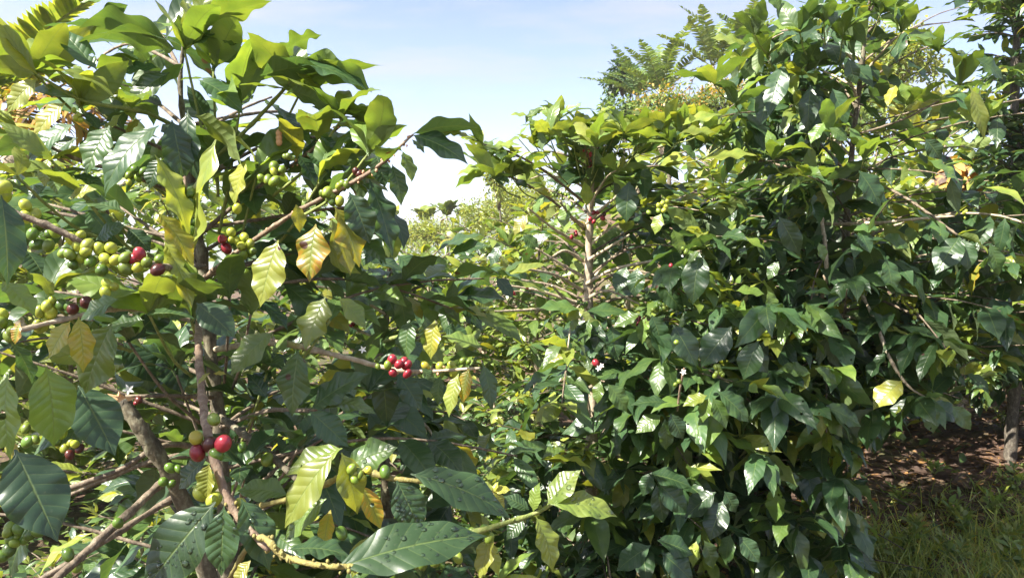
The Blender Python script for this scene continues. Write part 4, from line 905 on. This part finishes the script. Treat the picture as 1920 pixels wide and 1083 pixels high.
# ================================================================== FIELD BUSHES BEHIND (copies)
def proto(seed, H, Rad, nb, size, bright):
    pl = Plant('coffee_bush', '', V3(0, 0, 0)); random.seed(seed)
    tr = [pl.o - V3(0, 0, .1), V3(.03, 0, H * .5), V3(0, .02, H)]
    pl.branch(tr, [.025, .018, .006], M_PALE, name='trunk')
    tw = []; tp = smooth_path(tr, 40)
    for k in range(nb):
        f = .1 + .9 * k / nb; a = k * 2.4; b0 = tp[int(f * 39)]; Lb = Rad * (1.05 - .7 * max(0, f - .4) / .6) * random.uniform(.8, 1.1)
        d = V3(math.cos(a), math.sin(a), .1 + .6 * f); ps = [b0, b0 + d * Lb * .5, b0 + d * Lb - V3(0, 0, .12 * Lb)]
        tw.append((ps, [.006, .003])); leaves_along(pl.L, smooth_path(ps, 14), start=.15, step=.07, size=size, r0=bright, tipr=.5, yellow=.05)
    for mp, rd in tw: tube('branch', mp, rd, M_TWIG, pl.root, pl.o, sides=4, n=6)
    A = np.array(pl.L)
    add('foliage', leaf_mesh('foliage', A, M_LEAF, pl.o, 6, 5), pl.root)['kind'] = 'stuff'
    return pl.root
def copy_tree(o, parent=None):
    c = o.copy(); COL.objects.link(c); c.parent = parent
    for ch in o.children: copy_tree(ch, c)
    return c
protos = [proto(51, 1.75, .85, 44, .17, (.2, .5)), proto(52, 1.55, .8, 40, .17, (.3, .58)), proto(53, 1.2, .62, 30, .16, (.08, .3))]
spots = [  # x px, depth, proto, scale, label
 (800, 5.6, 1, .95, 'sunlit coffee bush in the gap right behind the dark one'), (905, 6.6, 0, .95, 'coffee bush at the far end of the sunny gap, touching the middle bush'),
 (700, 7.4, 1, .95, 'sunlit coffee bush farther back, half hidden by the near bush crown'), (1010, 5.6, 0, 1.0, 'coffee bush right behind the pale bare trunk'),
 (560, 6.0, 0, 1.05, 'coffee bush glimpsed behind the yellowing leaves'), (330, 5.2, 0, 1.1, 'coffee bush glimpsed behind the hanging cluster of green cherries'),
 (120, 4.6, 1, 1.15, 'bright coffee bush behind the row of lime cherries'), (-60, 3.9, 0, 1.1, 'coffee bush cut by the left edge of the photo'),
 (1180, 6.0, 0, 1.3, 'coffee bush filling in behind the crown of the middle bush'), (1330, 6.8, 1, 1.5, 'sunlit coffee bush up the slope behind the tallest bush'),
 (1480, 7.5, 1, 1.6, 'coffee bush seen through the twigs of the tallest bush'), (1640, 7.4, 1, 1.55, 'yellow green coffee bush behind the upper twigs at right'),
 (1760, 8.4, 0, 1.5, 'coffee bush between the tallest bush and the dark tree'), (860, 9.5, 1, .9, 'small pale coffee bush below the far banana plants'),
 (960, 10.5, 0, .95, 'pale coffee bush at the foot of the slope'), (780, 12, 1, 1.0, 'farthest pale coffee bush on the skyline of the gap'),
 (930, 4.3, 2, .62, 'low young coffee plant in the shade at the mouth of the gap'), (850, 3.7, 2, .6, 'low young coffee plant below the branch of red cherries'),
 (990, 3.6, 2, .55, 'low young coffee plant at the foot of the middle bush'), (250, 2.6, 2, .5, 'low coffee plant on the ground behind the broken stub'), (90, 2.3, 2, .5, 'low coffee plant on the ground at the lower left'), (760, 3.0, 2, .62, 'low coffee plant behind the wet foreground leaves')]
used = set()
for k, (x, d, pi, s, lab) in enumerate(spots):
    o = protos[pi] if pi not in used else copy_tree(protos[pi]); used.add(pi)
    q = P(x, 600, d); o.location = (q[0], q[1], float(gh(q[0], q[1]))); o.rotation_euler = (0, 0, k * 1.3); o.scale = (s, s, s * (1 if pi < 2 else .9))
    tag(o, lab, 'coffee bush', 'coffee bushes of the field behind')

# ================================================================== FAR TREES, BANANAS AND TREE FERNS
def crown_tree(name, label, cat, px, base_py, top_py, d, wpx, r, leaf=.12, n=1600, group=None, clumps=26, mat=None, tip=None, flat=1.0):
    random.seed(int(px * 7 + d)); c = P(px, base_py, d); gz_ = float(gh(c[0], c[1])); o = V3(c[0], c[1], min(gz_, c[2]))
    pl = Plant(name, label, o, group, cat); top = P(px, top_py, d)[2]; Hh = top - c[2]; rad = wpx * d / FPX / 2
    ctr = V3(c[0], c[1], (c[2] + top) / 2)
    pl.branch([o - V3(0, 0, .1), (o + ctr) / 2 + V3(.08, 0, 0), ctr], [max(.04, rad * .07), max(.03, rad * .05), .02], M_TRUNK, name='trunk')
    limbs = []; Ls = Leaves()
    for k in range(clumps):
        v = unit(R.normal(0, 1, 3)); v[2] = abs(v[2]) * 1.1 - .35; rr = random.uniform(.55, 1) 
        q = ctr + V3(v[0] * rad, v[1] * rad, v[2] * Hh / 2 * flat) * rr
        limbs.append(([ctr - V3(0, 0, Hh * .25), (ctr + q) / 2, q], [.02 + rad * .01, .01]))
        cr = rad * random.uniform(.16, .34)
        for _ in range(n // clumps):
            w = R.normal(0, .55, 3) * cr; b = q + w; dv = unit(unit(w + 1e-6) + R.normal(0, .5, 3) - V3(0, 0, .3)); z = leaf * random.uniform(.6, 1.2)
            rr_ = r + random.gauss(0, .07)
            if tip and w[2] > cr * .15 and random.random() < tip[1]: rr_ = tip[0] + random.gauss(0, .03)
            Ls.leaf(b, b + dv * z, UP + R.normal(0, .5, 3), z * .45, droop=.5, r=float(np.clip(rr_, 0, 1)))
    for mp, rd in limbs: tube('limb', mp, rd, M_TRUNK, pl.root, o, sides=4, n=6)
    add('crown', leaf_mesh('crown', Ls, mat or M_FAR, o, 4, 3), pl.root)
    return pl
FT = 'trees and shrubs on the far slope'
crown_tree('tree', 'small dark round tree left of the tree ferns', 'tree', 1167, 205, 108, 24, 70, .10, .2, 1500, FT, 16)
crown_tree('shrub', 'green shrub on the skyline below the dark round tree', 'shrub', 1165, 270, 175, 20, 110, .30, .16, 1800, FT)
crown_tree('shrub', 'shrub tipped with orange new leaves below the tree ferns', 'shrub', 1250, 270, 165, 17, 150, .36, .10, 5200, FT, 40, tip=(.84, .42))
crown_tree('shrub', 'shrub tipped with orange new leaves beside the tallest bush', 'shrub', 1355, 270, 145, 17, 130, .38, .10, 5200, FT, 40, tip=(.84, .45))
crown_tree('tree', 'wispy yellow green tree over the top of the tallest bush', 'tree', 1670, 260, 25, 14, 190, .52, .12, 2600, FT, 34)
crown_tree('tree', 'green leafy tree between the tallest bush and the dark tree', 'tree', 1560, 330, 120, 13, 260, .40, .14, 2600, FT, 30)
crown_tree('shrub', 'grey green shrub on the slope right of the far banana plants', 'shrub', 905, 470, 372, 24, 120, .50, .11, 5200, FT, 30)
crown_tree('shrub', 'rounded pale shrub behind the edge of the middle bush', 'shrub', 985, 440, 330, 22, 150, .50, .11, 5200, FT, 30)
crown_tree('shrub', 'low pale shrub under the far banana plants', 'shrub', 800, 470, 415, 26, 150, .52, .12, 4200, FT, 30)
crown_tree('tree', 'slender half bare tree peeping over the middle bush', 'tree', 935, 430, 285, 18, 70, .48, .10, 1300, FT, 20)
crown_tree('shrub', 'pale shrub deep behind the near bush at left', 'shrub', 200, 440, 300, 12, 300, .42, .15, 2600, FT, 30)
crown_tree('shrub', 'shrub deep behind the upper left twigs', 'shrub', 480, 460, 330, 14, 260, .34, .15, 2600, FT, 30)
BP_U = np.array([0, .08, .5, .9, 1.0]); BP_W = np.array([.8, 1., 1., .75, .1])
def frond(pl, pts, n, llen, wid, r, torn=True, rmid=.012, mat=None, droopl=.4, name='frond', upf=.3, clear=None):
    """a midrib with two ranks of strips: a torn banana blade or a fern frond"""
    V, F, path = tube_arrays(pts, [rmid, rmid * .7, rmid * .25], sides=5, n=14)
    mid = add(name, mesh_np(name, V - pl.o, F, M_STEM), pl.root)
    path = smooth_path(pts, 60); tan = unit(np.gradient(path, axis=0)); Ls = Leaves()
    for k in range(n):
        f = .12 + .88 * k / n; i = int(f * 59); p, t = path[i], tan[i]
        sd = unit(np.cross(t, UP)); nn = np.cross(sd, t)
        sc = math.sin(math.pi * min(1, (f * .93 + .1))) ** .55
        for sg in (-1, 1):
            if torn and random.random() < .05: continue
            d = unit(sd * sg + t * random.uniform(.25, .5) - UP * random.uniform(.05, .45) * droopl * 2 + nn * upf)
            z = llen * sc * random.uniform(.85, 1.05)
            Ls.leaf(p, p + d * z, nn + R.normal(0, .15, 3), wid * random.uniform(.8, 1.15), droop=random.uniform(.2, .9) * droopl * 2, fold=.1, wave=.06, r=float(np.clip(r + random.gauss(0, .05), 0, 1)))
    if clear is not None: Ls = np.array(Ls); Ls = Ls[~blocks(Ls, .15, clear)]
    add('blade', leaf_mesh('blade', Ls, mat or M_FAR, pl.o, 5, 3, (BP_U, BP_W)), mid)
def banana(name, label, cat, px, py, d, H, nl, ll, llen, wid, r, seed, group, spread=.8, dead=0, n=22, tilt=(.5, 1.25)):
    random.seed(seed); c = P(px, py, d); o = c.copy(); gz_ = float(gh(c[0], c[1])); o[2] = min(gz_, c[2] - .3)
    pl = Plant(name, label, o, group, cat)
    hgt = c[2] - o[2] + H
    pl.branch([o - V3(0, 0, .1), o + V3(.03, 0, hgt * .5), o + V3(0, 0, hgt)], [.11 * ll / 1.6, .09 * ll / 1.6, .05 * ll / 1.6], M_PALE, name='stem', sides=9)
    top = o + V3(0, 0, hgt)
    for k in range(nl):
        a = k * 2.4 + random.uniform(-.3, .3); e = random.uniform(*tilt); L_ = ll * random.uniform(.75, 1.1)
        h = V3(math.cos(a), math.sin(a), 0)
        ps = [top, top + (h * math.cos(e) + UP * math.sin(e)) * L_ * .45, top + h * L_ * spread * math.cos(e * .7) + UP * L_ * (math.sin(e) * .9 - .12)]
        frond(pl, ps, n, llen, wid, r + random.gauss(0, .04))
    for k in range(dead):
        a = k * 2.1 + .5; h = V3(math.cos(a), math.sin(a), 0); b = top - V3(0, 0, .1)
        ps = [b, b + h * ll * .22 - V3(0, 0, ll * .1), b + h * ll * .26 - V3(0, 0, ll * .65)]
        frond(pl, ps, 10, llen * .5, wid * .8, .95, mat=M_DRY, droopl=.7, name='dead_frond')
    return pl
BG_ = 'banana plants and tree ferns on the far slope'
banana('tree_fern', 'feathery tree fern with the yellow hanging dead fronds at the centre of the clump', 'tree fern', 1240, 175, 21, .0, 13, 2.5, .26, .045, .38, 61, BG_, .8, 9, 44, (.45, 1.45))
banana('tree_fern', 'lowest tree fern at the left of the clump', 'tree fern', 1195, 180, 22, .0, 12, 2.0, .24, .042, .30, 62, BG_, .9, 3, 40, (.2, 1.2))
banana('tree_fern', 'topmost tree fern reaching the upper edge of the photo', 'tree fern', 1335, 125, 20, .0, 13, 2.5, .26, .045, .40, 63, BG_, .75, 8, 44, (.5, 1.45))
banana('tree_fern', 'tree fern half hidden beside the tallest bush', 'tree fern', 1400, 110, 19, .1, 10, 1.6, .28, .050, .38, 64, BG_, .8, 1, 30, (.5, 1.3))
banana('banana_plant', 'far torn-leaved banana plant, leftmost of the three on the skyline', 'banana plant', 798, 425, 27, .2, 8, .95, .26, .13, .44, 65, BG_, .8, 2, 14)
banana('banana_plant', 'far torn-leaved banana plant, middle one on the skyline', 'banana plant', 838, 415, 28, .2, 7, .9, .25, .13, .42, 66, BG_, .8, 2, 14)
banana('banana_plant', 'far torn-leaved banana plant, rightmost of the three on the skyline', 'banana plant', 872, 420, 28, .2, 7, .85, .24, .13, .42, 67, BG_, .9, 1, 14)
banana('banana_plant', 'bright yellow banana plant glowing behind the upper right twigs', 'banana plant', 1745, 290, 10, .1, 9, 1.3, .3, .12, .56, 68, BG_, .7, 2, 18)
banana('banana_plant', 'yellow green banana plant behind the tallest bush at its left shoulder', 'banana plant', 1450, 260, 12, .1, 8, 1.2, .3, .12, .55, 69, BG_, .7, 1, 18)
# near left banana: one big torn blade crosses the corner, dry skirts below
random.seed(71)
q = P(-110, 260, 4.0); ob = V3(q[0], q[1], gh(q[0], q[1]))
NBP = Plant('banana_plant', 'near banana plant whose torn lime blade crosses the top left corner', ob, None, 'banana plant')
NBP.branch([ob - V3(0, 0, .1), ob + V3(0, 0, 1.2), q], [.12, .1, .06], M_PALE, name='stem', sides=10)
frond(NBP, [q, P(-30, 165, 3.9), P(70, 70, 3.8), P(180, -10, 3.8), P(280, -80, 3.8)], 110, .17, .030, .46, rmid=.012, droopl=.10, upf=.3)
frond(NBP, [q, P(-40, 180, 4.0), P(60, 130, 4.1), P(150, 170, 4.2)], 60, .16, .028, .4, droopl=.6)
frond(NBP, [q, P(-60, 220, 3.9), P(0, 230, 3.8), P(60, 300, 3.7)], 30, .3, .03, .66, mat=M_DRY, droopl=.9, name='dead_frond')
random.seed(72)
oc = V3(-2.75, -.5, float(gh(-2.75, -.5)))  # unseen plant, added so that its blades shade the lower right bush
SHADE_BP = Plant('banana_plant', 'added banana plant, unseen past the left edge, its blades shading the lower right bush', oc, None, 'banana plant')
SHADE_BP.branch([oc - V3(0, 0, .1), oc + V3(.05, 0, 2.1), oc + V3(.1, .1, 4.2)], [.14, .12, .08], M_PALE, name='stem', sides=10)
ct = oc + V3(.1, .1, 4.2)
CLR = np.array([[*((np.array(h[0:3]) + np.array(h[3:6])) / 2)] for h in LB.hero] + list(LIT) + [P(x, y, 1.5 * FPX / (y - 470)) for x in (1650, 1730, 1810, 1900) for y in (1000, 1040, 1080)])
for e1, e2 in [((-2.2, .15, 4.75), (-2.35, 1.5, 4.5)), ((-2.0, .2, 5.1), (-2.2, 1.6, 4.9)), ((-1.6, .1, 4.9), (-1.3, .9, 4.8)), ((-3.6, -.6, 4.6), (-4.3, -.7, 4.2)), ((-2.7, -1.3, 4.6), (-2.6, -2.0, 4.1))]:
    frond(SHADE_BP, [ct, V3(*e1), V3(*e2)], 64, .26, .034, .42, rmid=.016, droopl=.3, upf=.15, clear=CLR)
q2 = P(30, 190, 5.6); od = V3(q2[0], q2[1], gh(q2[0], q2[1]))
random.seed(73)
DP = Plant('banana_plant', 'banana plant behind the upper left twigs with brown dry hanging fronds', od, None, 'banana plant')
DP.branch([od - V3(0, 0, .1), od + V3(0, 0, 1.2), q2], [.12, .1, .06], M_PALE, name='stem', sides=10)
for a in [(110, 210, 190, 270, .9), (150, 190, 290, 300, .95), (-20, 190, -40, 300, .7), (60, 230, 70, 330, .92), (180, 200, 260, 340, .97)]:
    frond(DP, [q2, P(a[0], a[1], 5.6 + random.uniform(-.3, .3)), P(a[2], a[3], 5.7)], 30, .42, .03, a[4], mat=M_DRY, droopl=1.0, name='dead_frond')
for a in [(0, 120, -40, 60), (70, 130, 110, 150), (20, 150, -60, 170)]:
    frond(DP, [q2, P(a[0], a[1], 5.6), P(a[2], a[3], 5.7)], 26, .25, .05, .55)
# bleached dry leaf hanging at the right
random.seed(75)
o7 = P(1800, 330, 6.3); o7g = V3(o7[0], o7[1], gh(o7[0], o7[1]))
DRY = Plant('dead_banana_plant', 'withered banana plant with a bleached tan leaf hanging at the right', o7g, None, 'banana plant')
DRY.branch([o7g - V3(0, 0, .1), o7g + V3(.02, 0, .9), P(1815, 310, 6.3)], [.08, .07, .04], M_PALE, name='stem')
for k in range(7):
    frond(DRY, [P(1815, 312, 6.3), P(1790 + k * 9, 300 + k % 3 * 8, 6.2), P(1770 + k * 16, 360 + k % 2 * 12, 6.15)], 10, .18, .07, .93, mat=M_DRY, droopl=.8, name='dead_frond')

# ================================================================== GROUND LAYER
random.seed(91)
Ls = Leaves()
def on(x, y): return V3(x, y, float(gh(x, y)))
cnt = 0
while cnt < 15000:
    y = 1.8 + 13 * random.random() ** 1.5; x = random.uniform(-.75, .75) * y
    px = 960 + FPX * x / y
    dirt = px > 1480 and 3.4 < y < 7.5
    if dirt and random.random() < .93: continue
    if px > 1480 and y < 3.4 and random.random() < .5: continue
    b = on(x, y) + V3(0, 0, random.random() ** 1.6 * (.28 if px < 1300 else .09)); a = random.uniform(0, 6.28); z = random.uniform(.04, .11)
    d = V3(math.cos(a), math.sin(a), random.uniform(-.3, .5))
    r = random.uniform(.12, .42) if y < 6 else random.uniform(.3, .6)
    Ls.leaf(b, b + d * z, UP + R.normal(0, .35, 3), z * random.uniform(.35, .6), droop=.5, r=r); cnt += 1
gc = add('ground_cover', leaf_mesh('ground_cover', Ls, M_FAR, V3(0, 0, 0), 5, 3)); tag(gc, 'low leafy weeds covering the ground between bushes', 'ground cover', kind='stuff')
Ls = Leaves()
for _ in range(5200):
    y = 2.6 + 5.6 * random.random(); px = random.uniform(1330, 2100); x = (px - 960) / FPX * y
    b = on(x, y) + V3(0, 0, random.uniform(.003, .025)); a = random.uniform(0, 6.28); z = random.uniform(.04, .13)
    Ls.leaf(b, b + V3(math.cos(a), math.sin(a), random.uniform(-.1, .25)) * z, UP + R.normal(0, .35, 3), z * .45, droop=random.uniform(-.6, .9), fold=.4, r=random.uniform(.98, 1.1), g=random.random() ** 2 * .7)
lt = add('leaf_litter', leaf_mesh('leaf_litter', Ls, M_DRY, V3(0, 0, 0), 6, 3)); tag(lt, 'dry brown fallen leaves on the soil', 'leaf litter', kind='stuff')
Ls = Leaves(); cnt = 0
while cnt < 12000:
    y = 2.5 + 3.0 * random.random() ** 1.3; px = random.uniform(1480, 2150); x = (px - 960) / FPX * y
    py = proj(on(x, y))[1]
    lim = 1045 - (px - 1560) * .24
    pr = 1 / (1 + math.exp((lim - py) / 24))
    cl = .5 + .5 * math.sin(x * 9 + 2 * math.sin(y * 5)) * math.sin(y * 8 + x * 3)
    if random.random() > pr * (.25 + .75 * cl): continue
    b = on(x, y); a = random.uniform(0, 6.28); z = random.uniform(.05, .16) * (1 + .8 * (random.random() < .06)); e = random.uniform(.3, 1.3)
    d = V3(math.cos(a) * math.cos(e), math.sin(a) * math.cos(e), math.sin(e))
    Ls.leaf(b, b + d * z, UP + R.normal(0, .5, 3), random.uniform(.004, .009), droop=random.uniform(.3, 1.5), fold=.4, wave=.02, r=random.choice((.4, .42, .46, .5, .5, .54, .58, .72)) + random.gauss(0, .03), g=random.uniform(.6, 1.3)); cnt += 1
gr = add('grass', leaf_mesh('grass', Ls, M_FAR, V3(0, 0, 0), 7, 3, (np.array([0, .1, .6, 1]), np.array([.7, 1, .7, 0])))); tag(gr, 'thin green and straw grass at the lower right', 'grass', kind='stuff')
# leafy weeds in the grass, each a thing
random.seed(95)
wl = ['broad-leaved weed at the bottom edge left of the grass', 'weed with paired leaves beside the fallen yellow leaf', 'weed at the lower right corner in the grass', 'small weed alone on the bare soil', 'weed between the soil and the grass', 'pale weed sprouting by the right edge', 'weed under the hanging leaf tips of the tallest bush', 'tiny weed on the dark soil close to the shaded bush',
      'broad-leaved weed at the bottom edge in the middle of the grass', 'low weed just above the yellow fallen leaf', 'weed at the bottom right corner by the frame edge', 'lone weed half way up the bare soil', 'weed at the upper edge of the grass below the grey trunk', 'weed near the bottom edge left of the yellow fallen leaf']
for k, (px, py) in enumerate([(1640, 1060), (1730, 1010), (1880, 1010), (1750, 890), (1790, 960), (1900, 930), (1600, 1040), (1880, 830), (1790, 1070), (1815, 990), (1905, 1070), (1690, 930), (1860, 960), (1700, 1050)]):
    dz = 1.5 * FPX / (py - 470); p = P(px, py, dz); o = on(p[0], p[1])
    w = Plant('weed', wl[k], o, 'weeds at the lower right', 'weed')
    L0 = Leaves()
    for s in range(5 if k != 3 else 3):
        a = random.uniform(0, 6.28); e = o + V3(math.cos(a) * .06, math.sin(a) * .07, random.uniform(.06, .15))
        w.branch([o, (o + e) / 2 + V3(0, 0, .03), e], [.0018, .0014, .001], M_STEM, name='stem', knots=0, sides=4)
        leaves_along(L0, smooth_path([o, (o + e) / 2 + V3(0, 0, .03), e], 10), start=.3, step=.025, size=.07, hang=0, r0=(.3, .5), tipr=.45)
    add('foliage', leaf_mesh('foliage', L0, M_FAR, o, 6, 5), w.root)
for k, (px, py, s, r, lab) in enumerate([(1800, 1030, .11, .74, 'large yellow fallen leaf lying in the grass'), (1835, 940, .07, .6, 'lime fallen leaf on a grass stem at the edge of the soil'), (1670, 925, .05, .8, 'small yellow fallen leaf on the bare soil'),
                                         (1715, 970, .1, .95, 'curled reddish brown fallen leaf among the dry stems')]):
    dz = 1.5 * FPX / (py - 470); p = P(px, py, dz); o = on(p[0], p[1]) + V3(0, 0, .03); L0 = Leaves()
    L0.leaf(o, o + V3(s * .8, -s * .3, .35 * s), V3(-.3, -.8, .8), s * .5, droop=.5, fold=.3, r=r, b=.4)
    tag(add('fallen_leaf', leaf_mesh('fallen_leaf', L0, M_LEAF, o, 10, 5), None, o), lab, 'fallen leaf', 'fallen leaves on the ground')
# dry sticks
random.seed(97)
for k, (x0, y0, x1, y1, lab) in enumerate([(1680, 985, 1760, 965, 'dry straw stick lying beside the brown curled leaf'), (1600, 1010, 1604, 950, 'upright dry stem at the edge of the bare soil'), (1790, 960, 1850, 915, 'pale dry stem leaning over the soil near the grass')]):
    def gp(x, y):
        dz = 1.5 * FPX / (y - 470); p = P(x, y, dz); return on(p[0], p[1]) + V3(0, 0, .02)
    a = gp(x0, y0); b = gp(x1, y1) if k != 1 else gp(x0, y0) + V3(.01, 0, .16)
    V, F, _ = tube_arrays([a, (a + b) / 2 + V3(0, 0, .02), b], [.003, .0025, .0015], sides=6)
    tag(add('stick', mesh_np('stick', V - a, F, M_PALE), None, a), lab, 'stick', 'dry sticks on the ground')

# ================================================================== AIR
hm, hn = nodes('haze_air'); b = NB(hn)
pv = b.n('ShaderNodeVolumePrincipled'); pv.inputs['Color'].default_value = (.94, .95, .97, 1); pv.inputs['Density'].default_value = .0010; pv.inputs['Anisotropy'].default_value = .3
ho_ = b.n('ShaderNodeOutputMaterial'); b.l(pv.outputs[0], ho_.inputs['Volume'])
hx, hz0, hz1 = 640, -10.0, 44.0
hv = np.array([(x, y + 6, z) for z in (hz0, hz1) for y in (-hx, hx) for x in (-hx, hx)])
hf = np.array([(0, 2, 3, 1), (4, 5, 7, 6), (0, 1, 5, 4), (2, 6, 7, 3), (0, 4, 6, 2), (1, 3, 7, 5)])
tag(add('haze', mesh_np('haze', hv, hf, hm, smooth=False)), 'thin bright haze over the plantation', 'haze', kind='stuff')

# ================================================================== LIGHT AND SKY
el = math.asin(SUN[2]); az = math.atan2(SUN[0], SUN[1])
sd_ = bpy.data.lights.new('sun', 'SUN'); sd_.energy = 5.0; sd_.angle = math.radians(.53); sd_.color = (1, .945, .84)
so = bpy.data.objects.new('sun', sd_); COL.objects.link(so); so.rotation_euler = Vector(SUN).to_track_quat('Z', 'Y').to_euler(); so.location = (0, 0, 20)
wd = bpy.data.worlds.new('World'); SC.world = wd; wd.use_nodes = True; nt = wd.node_tree; nt.nodes.clear(); b = NB(nt)
sky = b.n('ShaderNodeTexSky', sky_type='NISHITA', sun_disc=False, sun_elevation=el, sun_rotation=az, altitude=1300, air_density=1.0, dust_density=.6)
tc = b.n('ShaderNodeTexCoord'); sx = b.n('ShaderNodeSeparateXYZ'); b.l(tc.outputs['Generated'], sx.inputs[0])
zc = b.math('ADD', b.math('MAXIMUM', sx.outputs[2], 0.0), .16)
cx = b.n('ShaderNodeCombineXYZ'); b.l(b.math('DIVIDE', sx.outputs[0], zc), cx.inputs[0]); b.l(b.math('DIVIDE', sx.outputs[1], zc), cx.inputs[1])
mp = b.n('ShaderNodeMapping'); b.l(cx.outputs[0], mp.inputs[0]); mp.inputs['Scale'].default_value = (.42, 1.0, 1); mp.inputs['Rotation'].default_value = (0, 0, .5); mp.inputs['Location'].default_value = (1.3, .4, 0)
n1 = b.noise(mp.outputs[0], 1.9, 7, .6)
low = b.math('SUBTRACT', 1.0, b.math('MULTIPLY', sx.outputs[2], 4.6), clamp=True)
cm = b.math('MULTIPLY_ADD', b.math('SUBTRACT', n1, .46), 5.0, b.math('ADD', b.math('MULTIPLY', low, .42), b.math('MULTIPLY', b.math('SUBTRACT', sx.outputs[2], .5, clamp=True), 2.0)), clamp=True)  # extra cloud high overhead, out of view, added to whiten the fill light
mp2 = b.n('ShaderNodeMapping'); b.l(tc.outputs['Generated'], mp2.inputs[0]); mp2.inputs['Scale'].default_value = (5, 5, 15)
n2 = b.noise(mp2.outputs[0], 2.6, 6, .62)
lowband = b.math('SUBTRACT', 1.0, b.math('MULTIPLY', b.math('ABSOLUTE', b.math('SUBTRACT', sx.outputs[2], .075)), 9), clamp=True)
blue = b.math('MULTIPLY', b.math('MULTIPLY', b.math('SUBTRACT', .52, n2, clamp=True), 5.0, clamp=True), lowband)
cm = b.math('SUBTRACT', cm, b.math('MULTIPLY', blue, .8), clamp=True)
SKYK = .067
skc = b.mix(1.0, sky.outputs[0], (1.05, .95, 1.06), 'MULTIPLY')
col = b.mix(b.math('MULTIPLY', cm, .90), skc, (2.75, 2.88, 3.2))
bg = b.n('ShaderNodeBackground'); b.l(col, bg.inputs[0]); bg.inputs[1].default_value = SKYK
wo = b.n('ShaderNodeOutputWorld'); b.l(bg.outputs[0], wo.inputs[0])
vs = SC.view_settings; vs.view_transform = 'Standard'; vs.look = 'None'; vs.gamma = 1; vs.exposure = 2.0
SC.cycles.max_bounces = 8; SC.cycles.volume_bounces = 1; SC.cycles.diffuse_bounces = 4; SC.cycles.glossy_bounces = 3; SC.cycles.transmission_bounces = 6; SC.cycles.use_denoising = True
SC.cycles.sample_clamp_indirect = 6
